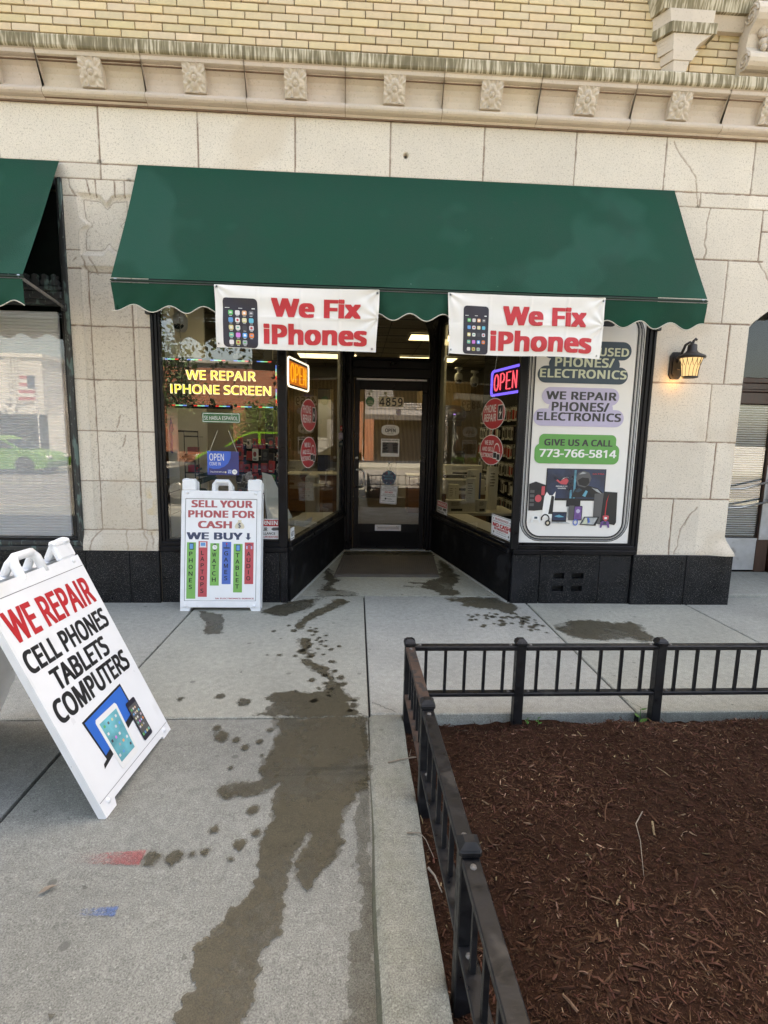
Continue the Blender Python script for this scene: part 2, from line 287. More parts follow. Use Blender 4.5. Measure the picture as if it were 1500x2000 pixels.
class MB:
    def __init__(s): s.v = []; s.f = []; s.m = []; s.sm = []; s.t = []; s.mats = []; s.T = ID; s.warp = None; s.tint = (1, 1, 1)
    def mi(s, m):
        if m not in s.mats: s.mats.append(m)
        return s.mats.index(m)
    def add(s, vs, fs, m, smooth=False):
        b = len(s.v); i = s.mi(m)
        for p in vs:
            if s.warp: p = s.warp(*p)
            s.v.append(tuple(s.T @ Vector(p))); s.t.append(s.tint)
        for f in fs: s.f.append(tuple(b+k for k in f)); s.m.append(i); s.sm.append(smooth)
    def poly(s, pts, m): s.add(pts, [tuple(range(len(pts)))], m)
    def box(s, x0, x1, y0, y1, z0, z1, m, bev=0.0):
        if x0 > x1: x0, x1 = x1, x0
        if y0 > y1: y0, y1 = y1, y0
        if z0 > z1: z0, z1 = z1, z0
        b = min(bev, (x1-x0)*.45, (y1-y0)*.45, (z1-z0)*.45)
        if b <= 0:
            s.add([(x0,y0,z0),(x1,y0,z0),(x1,y1,z0),(x0,y1,z0),(x0,y0,z1),(x1,y0,z1),(x1,y1,z1),(x0,y1,z1)],
                  [(0,3,2,1),(4,5,6,7),(0,1,5,4),(1,2,6,5),(2,3,7,6),(3,0,4,7)], m); return
        vs = []; idx = {}
        X = (x0, x1); Y = (y0, y1); Z = (z0, z1)
        for i in (0, 1):
            for j in (0, 1):
                for k in (0, 1):
                    sx, sy, sz = (1-2*i)*b, (1-2*j)*b, (1-2*k)*b
                    for a, d in enumerate(((0, sy, sz), (sx, 0, sz), (sx, sy, 0))):
                        idx[i, j, k, a] = len(vs); vs.append((X[i]+d[0], Y[j]+d[1], Z[k]+d[2]))
        fs = []
        for i in (0, 1): fs.append(tuple(idx[i, j, k, 0] for j, k in ((0,0),(1,0),(1,1),(0,1))))
        for j in (0, 1): fs.append(tuple(idx[i, j, k, 1] for i, k in ((0,0),(1,0),(1,1),(0,1))))
        for k in (0, 1): fs.append(tuple(idx[i, j, k, 2] for i, j in ((0,0),(1,0),(1,1),(0,1))))
        for i in (0, 1):
            for j in (0, 1): fs.append((idx[i,j,0,0], idx[i,j,1,0], idx[i,j,1,1], idx[i,j,0,1]))
        for i in (0, 1):
            for k in (0, 1): fs.append((idx[i,0,k,0], idx[i,1,k,0], idx[i,1,k,2], idx[i,0,k,2]))
        for j in (0, 1):
            for k in (0, 1): fs.append((idx[0,j,k,1], idx[1,j,k,1], idx[1,j,k,2], idx[0,j,k,2]))
        for i in (0, 1):
            for j in (0, 1):
                for k in (0, 1): fs.append(tuple(idx[i, j, k, a] for a in range(3)))
        s.add(vs, fs, m)
    def prism(s, pts, d0, d1, m, cap=True, smooth=False):
        n = len(pts); vs = [(p[0], p[1], d0) for p in pts]+[(p[0], p[1], d1) for p in pts]
        s.add(vs, [(i, (i+1) % n, n+(i+1) % n, n+i) for i in range(n)], m, smooth)
        if cap: s.add([(p[0], p[1], d0) for p in pts], [tuple(range(n))[::-1]], m); s.add([(p[0], p[1], d1) for p in pts], [tuple(range(n))], m)
    def tube(s, pts, r, m, seg=8, closed=False, square=False):
        P = [Vector(p) for p in pts]; n = len(P); rr = r if hasattr(r, '__len__') else [r]*n
        vs = []; up = None
        for i in range(n):
            if closed: d = P[(i+1) % n]-P[i-1]
            else: d = P[min(i+1, n-1)]-P[max(i-1, 0)]
            d.normalize()
            if up is None:
                up = Vector((0, 0, 1)) if abs(d.z) < .9 else Vector((0, 1, 0))
            a = d.cross(up); a.normalize(); up = a.cross(d)
            for k in range(seg):
                t = 2*math.pi*(k+(.5 if square else 0))/seg; vs.append(P[i]+(a*math.cos(t)+up*math.sin(t))*rr[i])
        fs = []
        for i in range(n if closed else n-1):
            for k in range(seg): fs.append((i*seg+k, i*seg+(k+1) % seg, ((i+1) % n)*seg+(k+1) % seg, ((i+1) % n)*seg+k))
        s.add(vs, fs, m, seg > 5)
        if not closed:
            b = len(s.v)-len(vs); i = s.mi(m)
            s.f.append(tuple(b+k for k in range(seg))); s.m.append(i); s.sm.append(False)
            s.f.append(tuple(b+(n-1)*seg+k for k in range(seg))); s.m.append(i); s.sm.append(False)
    def lathe(s, prof, c, m, seg=20, smooth=True):
        vs = []; n = len(prof)
        for r, z in prof:
            for k in range(seg): t = 2*math.pi*k/seg; vs.append((c[0]+r*math.cos(t), c[1]+r*math.sin(t), c[2]+z))
        s.add(vs, [(i*seg+k, i*seg+(k+1) % seg, (i+1)*seg+(k+1) % seg, (i+1)*seg+k) for i in range(n-1) for k in range(seg)], m, smooth)
    def grid(s, fn, nu, nv, m, smooth=True):
        vs = [fn(i/nu, j/nv) for j in range(nv+1) for i in range(nu+1)]
        s.add(vs, [(j*(nu+1)+i, j*(nu+1)+i+1, (j+1)*(nu+1)+i+1, (j+1)*(nu+1)+i) for j in range(nv) for i in range(nu)], m, smooth)
    def rect(s, u0, v0, u1, v1, m, n=0.0, r=0.0):
        if s.warp and r > 0:
            k = max(3, int(abs(u1-u0)/.02)); q = max(6, int(abs(v1-v0)/.015)); r = min(r, (u1-u0)*.49, (v1-v0)*.49)
            def fn(a, b):
                v = v0+(v1-v0)*(.5-.5*math.cos(math.pi*b)); e = max(0, r-min(v-v0, v1-v)); ins = r-math.sqrt(max(0, r*r-e*e)); return (u0+ins+(u1-u0-2*ins)*a, v, n)
            s.grid(fn, k, q, m); return
        if s.warp and r == 0:
            k = max(2, int(abs(u1-u0)/.025)); q = max(2, int(abs(v1-v0)/.025))
            s.grid(lambda a, b: (u0+(u1-u0)*a, v0+(v1-v0)*b, n), k, q, m); return
        if r <= 0: s.add([(u0,v0,n),(u1,v0,n),(u1,v1,n),(u0,v1,n)], [(0,1,2,3)], m); return
        s.add([(p[0], p[1], n) for p in rrect(u0, v0, u1, v1, r)], [tuple(range(len(rrect(u0, v0, u1, v1, r))))], m)
    def disc(s, u, v, ru, rv, m, n=0.0, seg=32): s.add([(u+ru*math.cos(2*math.pi*k/seg), v+rv*math.sin(2*math.pi*k/seg), n) for k in range(seg)], [tuple(range(seg))], m)
    def ring(s, u, v, ru, rv, w, m, n=0.0, seg=40, a0=0, a1=2*math.pi):
        vs = []
        for k in range(seg+1):
            t = a0+(a1-a0)*k/seg; vs += [(u+ru*math.cos(t), v+rv*math.sin(t), n), (u+(ru-w)*math.cos(t), v+(rv-w*rv/ru)*math.sin(t), n)]
        s.add(vs, [(2*k, 2*k+2, 2*k+3, 2*k+1) for k in range(seg)], m)
    def rframe(s, u0, v0, u1, v1, w, r, m, n=0.0, w2=None):
        a = rrect(u0, v0, u1, v1, r); b = rrect(u0+w, v0+w, u1-w, v1-w, max(r-w, .001)); k = len(a)
        s.add([(p[0], p[1], n) for p in a]+[(p[0], p[1], n) for p in b], [(i, (i+1) % k, k+(i+1) % k, k+i) for i in range(k)], m)
    def text(s, t, u0, v0, u1, v1, m, n=0.0, bold=0.0, space=1.0, shear=0.0):
        gv, gf, _ = glyph(t, bold, space, shear)
        if s.warp: gv, gf = refine(gv, gf, 2)
        s.add([(u0+a*(u1-u0), v0+b*(v1-v0), n+c) for a, b, c in gv], gf, m)
    def line(s, t, uc, v, h, m, n=0.0, bold=0.0, wide=1.0, maxw=None, space=1.0):
        gv, gf, asp = glyph(t, bold, space); w = asp*h*wide
        if maxw and w > maxw: w = maxw
        s.text(t, uc-w/2, v, uc+w/2, v+h, m, n, bold, space)
    def build(s, name, parent=None, root=None):
        me = bpy.data.meshes.new(name)
        o = Vector((0, 0, 0))
        q = parent
        if q is not None:
            while q.parent is not None: q = q.parent
            o = q.location
        me.from_pydata([(a-o.x, b-o.y, c-o.z) for a, b, c in s.v], [], s.f)
        for m in s.mats: me.materials.append(m)
        me.polygons.foreach_set('material_index', s.m); me.polygons.foreach_set('use_smooth', s.sm)
        ca = me.color_attributes.new('tint', 'FLOAT_COLOR', 'POINT'); ca.data.foreach_set('color', np.array([(*t[:3], t[3] if len(t) > 3 else 1) for t in s.t], dtype=np.float32).ravel())
        me.update()
        ob = bpy.data.objects.new(name, me); COL.objects.link(ob)
        if parent is not None: ob.parent = parent
        return ob
def rrect(u0, v0, u1, v1, r, k=6):
    r = min(r, abs(u1-u0)/2-1e-5, abs(v1-v0)/2-1e-5); out = []
    for cx, cy, a in ((u1-r, v1-r, 0), (u0+r, v1-r, 90), (u0+r, v0+r, 180), (u1-r, v0+r, 270)):
        for i in range(k+1): t = math.radians(a+90*i/k); out.append((cx+r*math.cos(t), cy+r*math.sin(t)))
    return out
def npmesh(name, V, F, mats, tint=None, mi=None, parent=None, smooth=False):
    """mesh from numpy arrays (all faces the same length)"""
    me = bpy.data.meshes.new(name); V = np.asarray(V, np.float32); F = np.asarray(F, np.int32)
    o = np.zeros(3, np.float32); q = parent
    if q is not None:
        while q.parent is not None: q = q.parent
        o = np.array(q.location, np.float32)
    me.vertices.add(len(V)); me.vertices.foreach_set('co', (V-o).ravel())
    k = F.shape[1]; me.loops.add(F.size); me.loops.foreach_set('vertex_index', F.ravel())
    me.polygons.add(len(F)); me.polygons.foreach_set('loop_start', np.arange(0, F.size, k, dtype=np.int32)); me.polygons.foreach_set('loop_total', np.full(len(F), k, np.int32))
    for m in mats: me.materials.append(m)
    if mi is not None: me.polygons.foreach_set('material_index', np.asarray(mi, np.int32))
    me.polygons.foreach_set('use_smooth', np.full(len(F), smooth, bool))
    ca = me.color_attributes.new('tint', 'FLOAT_COLOR', 'POINT')
    t = np.ones((len(V), 4), np.float32)
    if tint is not None: t[:, :3] = tint
    ca.data.foreach_set('color', t.ravel()); me.update(calc_edges=True); me.validate()
    ob = bpy.data.objects.new(name, me); COL.objects.link(ob)
    if parent is not None: ob.parent = parent
    return ob
def tag(o, label, cat, group=None):
    o['label'] = label; o['category'] = cat
    if group: o['group'] = group
    return o
def thing(name, label, cat, loc=(0, 0, 0), group=None):
    o = bpy.data.objects.new(name, None); COL.objects.link(o); o.location = loc; o.empty_display_size = 0.1
    return tag(o, label, cat, group)
def struct(o, kind='structure'): o['kind'] = kind; return o
def copy_tree(o, loc=None, rz=None, label=None, parent=None):
    c = o.copy(); COL.objects.link(c)
    if parent is not None: c.parent = parent
    if loc is not None: c.location = loc
    if rz is not None: c.rotation_euler = (0, 0, rz)
    if label: c['label'] = label
    for ch in list(o.children): copy_tree(ch, parent=c)
    return c
def vnoise(X, Y, s, seed=0):
    """smooth value noise on numpy arrays, about -1..1"""
    r = np.random.default_rng(seed).uniform(-1, 1, (64, 64)); a = X*s; b = Y*s
    i = np.floor(a).astype(int); j = np.floor(b).astype(int); fx = a-i; fy = b-j; fx = fx*fx*(3-2*fx); fy = fy*fy*(3-2*fy)
    g = lambda p, q: r[p % 64, q % 64]
    return (g(i, j)*(1-fx)+g(i+1, j)*fx)*(1-fy)+(g(i, j+1)*(1-fx)+g(i+1, j+1)*fx)*fy
def segdist(X, Z, segs):
    d = np.full(X.shape, 9.0)
    for x0, z0, x1, z1 in segs:
        dx, dz = x1-x0, z1-z0; L = dx*dx+dz*dz+1e-12
        t = np.clip(((X-x0)*dx+(Z-z0)*dz)/L, 0, 1); d = np.minimum(d, np.hypot(X-x0-t*dx, Z-z0-t*dz))
    return d
def polyseg(pts): return [(*pts[i], *pts[i+1]) for i in range(len(pts)-1)]
sstep = lambda a, b, x: (lambda t: t*t*(3-2*t))(np.clip((x-a)/(b-a), 0, 1))
# ================================================================== GROUND
def gz(x, y): return -0.032*(-1.945-y) if (y < -1.945 and x < 0.055) else 0.0
g = MB(); g.box(-300, 300, -300, 300, -0.9, -0.42, CONCL); struct(g.build('ground'))
g = MB(); g.box(-60, 60, -17.9, -7.2, -0.40, -0.235, ASPHALT); struct(g.build('road'))
g = MB()
for k in range(12): g.rect(-40+k*7, -12.62, -37+k*7, -12.5, CREAMINK, -0.231)
m_ = g.build('road_markings'); struct(m_)
sw = MB()
JX = [-14.5, -8.8, -5.9, -4.4, -2.93, -1.412, 0.052, 1.545, 3.045, 4.6, 6.1, 9, 14.5]
for i in range(len(JX)-1):
    a, b = JX[i]+.006, JX[i+1]-.006
    k_t = random.Random(i).uniform(.93, 1.06); sw.tint = (k_t, k_t, k_t*random.Random(i+50).uniform(.97, 1.02))
    if b < .06:
        sw.box(a, b, -1.941, .196, -.15, 0, CONC, .006)
        if b < -1.3 or b < .06:
            for y0, y1 in ((-1.949, -3.9), (-3.908, -5.5), (-5.508, -7.0)):
                # lower slabs fall towards the street
                z0, z1 = gz(0, y0)-.004, gz(0, y1)-.004
                vs = [(a, y1, z1-.2), (b, y1, z1-.2), (b, y0, z0-.2), (a, y0, z0-.2), (a, y1+.005, z1), (b-.004, y1+.005, z1), (b-.004, y0-.005, z0), (a+.004, y0-.005, z0)]
                sw.add(vs, [(0,3,2,1),(4,5,6,7),(0,1,5,4),(1,2,6,5),(2,3,7,6),(3,0,4,7)], CONCB)
    elif b < 3.2: sw.box(a, b, -1.92, .196, -.15, 0, CONC, .006)
    else:
        sw.box(a, b, -3.5, .196, -.15, 0, CONC, .006); sw.box(a, b, -7.0, -3.508, -.15, -.002, CONC, .006)
sw.tint = (1.25, 1.23, 1.16)
sw.prism([(-.62, .204), (1.38, .204), (.98, 2.23), (-.22, 2.23)], -.15, 0, CONC)
sw.tint = (1, 1, 1)
sw.box(3.38, 5.6, .204, 1.1, -.15, .028, CONC, .005)
sidewalk = struct(sw.build('sidewalk'))
sb = MB(); sb.box(-14.5, 14.5, -7.0, 2.3, -.3, -.262, MORTAR)
for i, x in enumerate(JX[2:-2]):
    if x < .04: sb.box(x-.006, x+.006, -6.9, .2, -.40, -.25, MORTAR)
sb.box(-14.5, .05, -1.953, -1.937, -.1, -.022, MORTAR); sb.box(-14.5, 14.5, .19, .21, -.1, -.02, MORTAR)
for x in JX: sb.box(x-.008, x+.008, -1.93, .2, -.1, -.018, FELT)
for x in JX[:7]:
    sb.add([(x-.008, -6.9, gz(0, -6.9)-.022), (x+.008, -6.9, gz(0, -6.9)-.022), (x+.008, -1.95, -.022), (x-.008, -1.95, -.022)], [(0, 1, 2, 3)], FELT)
sb.build('joint_filler', sidewalk)
# street kerb
k_ = MB(); k_.box(-40, 40, -7.2, -7.0, -.4, -.16, CONC, .02); k_.box(-40, 40, -18.1, -17.9, -.4, -.08, CONC, .02); struct(k_.build('street_kerb'))
k_ = MB(); k_.box(-60, 60, -22.0, -18.1, -.4, -.085, CONC); struct(k_.build('far_sidewalk'))
# planter kerb
pk = MB(); prof = [(.026, -.26), (.033, -.045), (.046, -.013), (.060, .001), (.080, .005), (.212, .005), (.224, .001), (.229, -.010), (.231, -.3)]
ys = [-1.93, -1.96]+list(np.linspace(-2.1, -6.9, 49)); nY = len(ys); pv = []
for j, y in enumerate(ys):
    lift = 0 if j else -.004
    for x, z in prof: pv.append((x+.0025*math.sin(y*9.1+x*30), y, z+lift+.0012*math.sin(y*14)))
n_ = len(prof); pk.add(pv, [(j*n_+i, j*n_+i+1, (j+1)*n_+i+1, (j+1)*n_+i) for j in range(nY-1) for i in range(2, n_-1)], KERBM, True); pk.add(pv, [(j*n_+i, j*n_+i+1, (j+1)*n_+i+1, (j+1)*n_+i) for j in range(nY-1) for i in range(2)], KERBD, True)
pk.add(pv[:n_], [tuple(range(n_))], KERBM)
struct(pk.build('planter_kerb'))

# wet patches left by a hose or rain on the paving (their own shapes), a few mm proud of it
STAINS =  {'main': [(-0.465, -1.956), (-0.411, -2.051), (-0.421, -2.16), (-0.43, -2.261), (-0.456, -2.354), (-0.426, -2.425), (-0.461, -2.449), (-0.512, -2.448), (-0.555, -2.456), (-0.603, -2.487), (-0.591, -2.534), (-0.554, -2.554), (-0.506, -2.529), (-0.472, -2.537), (-0.431, -2.523), (-0.393, -2.492), (-0.343, -2.452), (-0.363, -2.54), (-0.35, -2.629), (-0.367, -2.711), (-0.373, -2.762), (-0.371, -2.858), (-0.369, -2.945), (-0.379, -3.004), (-0.399, -3.033), (-0.438, -3.077), (-0.46, -3.12), (-0.468, -3.149), (-0.502, -3.168), (-0.51, -3.191), (-0.495, -3.229), (-0.491, -3.265), (-0.465, -3.294), (-0.495, -3.332), (-0.493, -3.381), (-0.489, -3.45), (-0.327, -3.456), (-0.326, -3.387), (-0.307, -3.313), (-0.307, -3.272), (-0.307, -3.213), (-0.303, -3.19), (-0.269, -3.159), (-0.254, -3.101), (-0.251, -3.056), (-0.262, -3.008), (-0.264, -2.927), (-0.257, -2.872), (-0.235, -2.815), (-0.221, -2.766), (-0.22, -2.728), (-0.199, -2.741), (-0.195, -2.786), (-0.225, -2.827), (-0.241, -2.895), (-0.231, -2.938), (-0.205, -2.975), (-0.185, -2.996), (-0.17, -2.971), (-0.155, -2.93), (-0.125, -2.898), (-0.09, -2.854), (-0.062, -2.795), (-0.084, -2.718), (-0.076, -2.664), (-0.051, -2.593), (-0.024, -2.532), (0.032, -2.502), (0.041, -2.383), (0.039, -2.19), (0.037, -1.963)], 'm2': [(-0.581, -1.923), (-0.506, -1.876), (-0.476, -1.792), (-0.544, -1.733), (-0.495, -1.672), (-0.406, -1.657), (-0.312, -1.69), (-0.223, -1.675), (-0.186, -1.511), (-0.12, -1.58), (-0.094, -1.677), (-0.011, -1.77), (-0.084, -1.798), (-0.025, -1.883), (0.024, -1.938), (-0.483, -1.93)], 'm3': [(-0.393, -1.205), (-0.32, -1.247), (-0.193, -1.365), (-0.18, -1.476), (-0.238, -1.439), (-0.31, -1.364), (-0.367, -1.287)], 'm4': [(-0.44, -0.84), (-0.361, -0.865), (-0.348, -1.121), (-0.41, -1.121)], 'm5': [(-0.499, -0.572), (-0.419, -0.329), (-0.321, -0.161), (-0.195, 0.096), (-0.075, 0.021), (-0.271, -0.262), (-0.386, -0.453), (-0.466, -0.683)], 'm6': [(-1.364, -0.237), (-1.125, -0.333), (-1.065, -0.573), (-1.037, -0.763), (-1.152, -0.764), (-1.185, -0.574), (-1.315, -0.334)], 'm7': [(-0.811, -0.299), (-0.608, -0.362), (-0.414, -0.127), (-0.409, 0.094), (-0.612, 0.015), (-0.823, -0.233)], 'r1': [(-0.508, 0.044), (-0.356, 0.159), (-0.316, 0.717), (-0.344, 1.24), (-0.257, 0.866), (-0.213, 0.768), (-0.268, 0.534), (-0.225, 0.404), (-0.052, 0.323), (-0.003, 0.203), (-0.288, 0.199), (-0.414, 0.009)], 'r2': [(0.454, 0.502), (0.584, 0.527), (0.736, 0.42), (0.791, 0.214), (0.982, 0.256), (0.938, 0.423), (1.038, 0.746), (1.081, 0.897), (1.038, 1.459), (0.992, 1.649), (0.892, 0.842), (0.702, 0.643), (0.518, 0.64), (0.657, 0.596), (0.739, 0.53)], 'r3': [(0.814, 0.135), (1.276, 0.157), (1.362, -0.008), (1.434, -0.08), (1.351, -0.348), (1.247, -0.252), (1.173, -0.152), (0.964, -0.119), (0.947, 0.024), (0.865, 0.023)], 'r4': [(-0.161, 2.082), (0.966, 2.127), (0.969, 1.865), (0.732, 1.828), (0.515, 1.904), (0.286, 1.812), (0.018, 1.886), (-0.178, 1.809)], 'r5': [(1.579, -0.616), (1.779, -0.458), (2.273, -0.502), (2.278, -0.819), (2.188, -0.9), (1.854, -0.889), (1.692, -0.873), (1.641, -0.791)]}
DROPS =  [(-0.406, -2.742, 0.014), (-0.798, -1.714, 0.026), (-1.015, -1.741, 0.018), (-0.455, -2.791, 0.024), (-0.44, -2.62, 0.023), (-0.57, -2.719, 0.016), (-0.678, -2.849, 0.03), (-0.757, -2.847, 0.03), (-0.575, -2.823, 0.016), (-0.618, -2.833, 0.01), (-0.472, -2.86, 0.007), (-0.697, -2.113, 0.038), (-0.735, -2.039, 0.02), (-0.557, -2.203, 0.019), (-0.613, -2.146, 0.019), (-0.65, -1.79, 0.036), (-0.465, -2.27, 0.009), (-0.591, -2.352, 0.01), (-0.462, -2.061, 0.018), (-0.497, -2.159, 0.015)]
def jitter(pts, amp, seed, closed=True):
    r = random.Random(seed); P = list(pts)
    for it in range(6):
        Q = []
        for i in range(len(P)):
            a, b = P[i], P[(i+1) % len(P)]; Q.append(a); L = math.dist(a, b)
            if L > .009:
                k = r.uniform(-amp, amp)*min(1, .05/L); Q.append(((a[0]+b[0])/2-(b[1]-a[1])*k, (a[1]+b[1])/2+(b[0]-a[0])*k))
        P = Q
    return P
ws = MB()
def wet(pts, seed, amp=.30):
    P = jitter(pts, amp, seed)
    # drying rim: a thinner film a little wider than the wet core
    n = len(pts); cx = sum(p[0] for p in pts)/n; cy = sum(p[1] for p in pts)/n; ar = sum(pts[i-1][0]*pts[i][1]-pts[i][0]*pts[i-1][1] for i in range(n))
    Q = []
    for i in range(n):
        tx, ty = pts[(i+1) % n][0]-pts[i-1][0], pts[(i+1) % n][1]-pts[i-1][1]; L = math.hypot(tx, ty)+1e-9; w = .008*(1 if ar > 0 else -1); Q.append((pts[i][0]+ty/L*w, pts[i][1]-tx/L*w))
    Q = jitter(Q, amp*1.25, seed+1000); tri = tessellate_polygon([[Vector((x, y, 0)) for x, y in Q]]); ws.tint = (1.25, 1.25, 1.25, .42)
    ws.add([(x, y, gz(x, y)+.0018) for x, y in Q], [tuple(t) for t in tri], WET); ws.tint = (1, 1, 1, 1)
    tri = tessellate_polygon([[Vector((x, y, 0)) for x, y in P]])
    ws.add([(x, y, gz(x, y)+.0028+(0 if y > -1.945 or x > .05 else 0.0)) for x, y in P], [tuple(t) for t in tri], WET)
for i, (k, v) in enumerate(STAINS.items()): wet(v, 20+i, .55 if k[0] == 'r' else .34)
for i, (x, y, r) in enumerate(DROPS):
    rr = random.Random(i+5); wet([(x+r*rr.uniform(.65, 1.15)*math.cos(t*math.pi/4), y+r*rr.uniform(.7, 1.5)*math.sin(t*math.pi/4)) for t in range(8)], 60+i, .3)
rr = random.Random(99)
for i in range(60):       # stray splashes beside the trail
    t = rr.random(); cx = -.42+.28*t+rr.gauss(0, .10); cy = -.6-1.25*t+rr.gauss(0, .1); r = rr.uniform(.006, .024)
    if cx > .02: continue
    wet([(cx+r*rr.uniform(.7, 1.3)*math.cos(a*math.pi/3), cy+r*rr.uniform(.7, 1.6)*math.sin(a*math.pi/3)) for a in range(6)], 200+i, .3)
for i in range(46):
    cx = rr.uniform(.9, 1.5); cy = rr.uniform(-.62, -.2)-(cx-1.0)*.25; r = rr.uniform(.008, .03)
    wet([(cx+r*rr.uniform(.7, 1.3)*math.cos(a*math.pi/3), cy+r*rr.uniform(.7, 1.6)*math.sin(a*math.pi/3)) for a in range(6)], 300+i, .3)
ws.tint = (.95, .95, .85, .5); q = [(min(x, .034), y) for x, y in jitter([(.040, -1.97), (.041, -2.6), (.041, -3.3), (.041, -4.3), (-.06, -4.3), (-.015, -3.6), (-.05, -3.3), (.005, -3.0), (-.01, -2.6), (.012, -2.3), (.0, -2.05)], .34, 777)]
tri = tessellate_polygon([[Vector((x, y, 0)) for x, y in q]]); ws.add([(x, y, gz(x, y)+.0034) for x, y in q], [tuple(t) for t in tri], WET)
for i in range(170):      # gum and bits of dirt trodden into the paving
    cx = rr.uniform(-2.9, 3.0); cy = rr.uniform(-3.6, .1)
    if cx > .04 and cy < -1.9: continue
    r = rr.uniform(.004, .013); a = rr.uniform(0, 3); ws.tint = (.9, .9, .95, rr.uniform(.35, .8)); q = [(cx+r*1.3*math.cos(t)*math.cos(a)-r*.8*math.sin(t)*math.sin(a), cy+r*1.3*math.cos(t)*math.sin(a)+r*.8*math.sin(t)*math.cos(a)) for t in np.linspace(0, 2*math.pi, 9)[:-1]]
    q = jitter(q, .2, i)[::4]; ws.add([(x, y, gz(x, y)+.0038) for x, y in q], [tuple(range(len(q)))], WET)
def crack(pts, seed):
    r_ = random.Random(seed); P = []
    for i in range(len(pts)-1):
        (a, b), (c, d) = pts[i], pts[i+1]
        for k in range(12): t = k/12; P.append((a+(c-a)*t+r_.uniform(-.006, .006), b+(d-b)*t+r_.uniform(-.006, .006)))
    ws.tint = (.35, .33, .3, .9)
    for i in range(len(P)-1):
        (a, b), (c, d) = P[i], P[i+1]; L = math.dist(P[i], P[i+1])+1e-9; nx_, ny_ = -(d-b)/L*.0016, (c-a)/L*.0016; ws.add([(a-nx_, b-ny_, gz(a, b)+.0042), (c-nx_, d-ny_, gz(c, d)+.0042), (c+nx_, d+ny_, gz(c, d)+.0042), (a+nx_, b+ny_, gz(a, b)+.0042)], [(0, 1, 2, 3)], WET)
crack([(1.48, -1.62), (1.56, -1.80), (1.60, -1.91)], 1); crack([(.07, -1.80), (.13, -1.85), (.20, -1.915)], 2); crack([(-1.36, -.10), (-1.42, -.28), (-1.405, -.42)], 3)
ws.tint = (1, 1, 1, 1)
ws.build('wet_patches', sidewalk)
def spray(name, u0, v0, u1, v1, col, seed):
    m, ns, ls = new_mat(name); out = ns.new('ShaderNodeOutputMaterial'); p = nd(ns, 'ShaderNodeBsdfPrincipled', Roughness=0.85); p.inputs['Base Color'].default_value = (*col, 1)
    at = nd(ns, 'ShaderNodeAttribute', attribute_name='tint'); ge = ns.new('ShaderNodeNewGeometry'); n = nd(ns, 'ShaderNodeTexNoise', Scale=170.0, Detail=3.0); ls.new(ge.outputs['Position'], n.inputs['Vector'])
    ad = nd(ns, 'ShaderNodeMath', operation='ADD'); ls.new(n.outputs[0], ad.inputs[0]); ls.new(at.outputs['Fac'], ad.inputs[1])
    r = ramp(ns, [(0.86, 0.0), (1.0, 0.42)]); ls.new(ad.outputs[0], r.inputs[0]); ls.new(r.outputs[0], p.inputs['Alpha']); ls.new(p.outputs[0], out.inputs[0])
    g = MB(); g.T = ID; N = 24
    for i in range(N):
        for j in range(6):
            q = []
            for a, b in ((0, 0), (1, 0), (1, 1), (0, 1)):
                s, t = (i+a)/N, (j+b)/6; x = u0+(u1-u0)*s; y = (t-.5)*(v1-v0)*(.35+.65*s)+(v0+v1)/2
                e = 1-abs(t-.5)*2; g.tint = (min(1, (s**1.1)*.60*min(1, e*3+.15)),)*3; g.add([(x, y, gz(x, y)+.0022)], [], m); q.append(len(g.v)-1)
            g.f.append(tuple(q)); g.m.append(0); g.sm.append(False)
    g.build(name.replace(' ', '_'), sidewalk)
spray('red paint mark', -1.25, -2.885, -.79, -2.80, (.42, .04, .05), 1)
spray('blue paint mark', -1.06, -3.075, -.79, -3.03, (.03, .13, .42), 2)

# ================================================================== THE BUILDING
B = thing('storefront_building', 'cream limestone and yellow brick building with a recessed shop front', 'building', (0.4, 0, 0))
MT = np.array([.34, .25, .21])
def hmesh(name, x0, x1, z0, z1, fn, hole=None, step=.0065, m=STONE, smooth=True):
    nx = int(round((x1-x0)/step)); nz = int(round((z1-z0)/step)); X, Z = np.meshgrid(np.linspace(x0, x1, nx+1), np.linspace(z0, z1, nz+1))
    h, t = fn(X, Z); V = np.stack([X, -h, Z], -1).reshape(-1, 3)
    i = np.arange(nx*nz); i = (i//nx)*(nx+1)+i % nx; F = np.stack([i, i+1, i+nx+2, i+nx+1], -1)
    if hole is not None:
        cx = X.reshape(-1)[F].mean(1); cz = Z.reshape(-1)[F].mean(1); F = F[~hole(cx, cz)]
    return npmesh(name, V, F, [m], t.reshape(-1, 3), None, B, smooth)
def joints(X, Z, segs, w=.0055, depth=.006, seed=1, cracks=()):
    d = segdist(X, Z, segs)+.0022*vnoise(X, Z, 22, seed)
    g = 1-sstep(w*.55, w*1.25, d); h = -depth*g; t = np.ones(X.shape+(3,)); t = t*(1-g[..., None])+MT*g[..., None]
    for k, c in enumerate(cracks):
        d = segdist(X+.012*vnoise(X, Z, 18, 40+k), Z+.006*vnoise(X, Z, 15, 60+k), polyseg(c))+.0025*vnoise(X, Z, 45, 80+k); g = 1-sstep(.0035, .0075, d); h = h-.004*g; t = t*(1-.75*g[..., None])+np.array([.42, .33, .28])*.75*g[..., None]
    return h, t
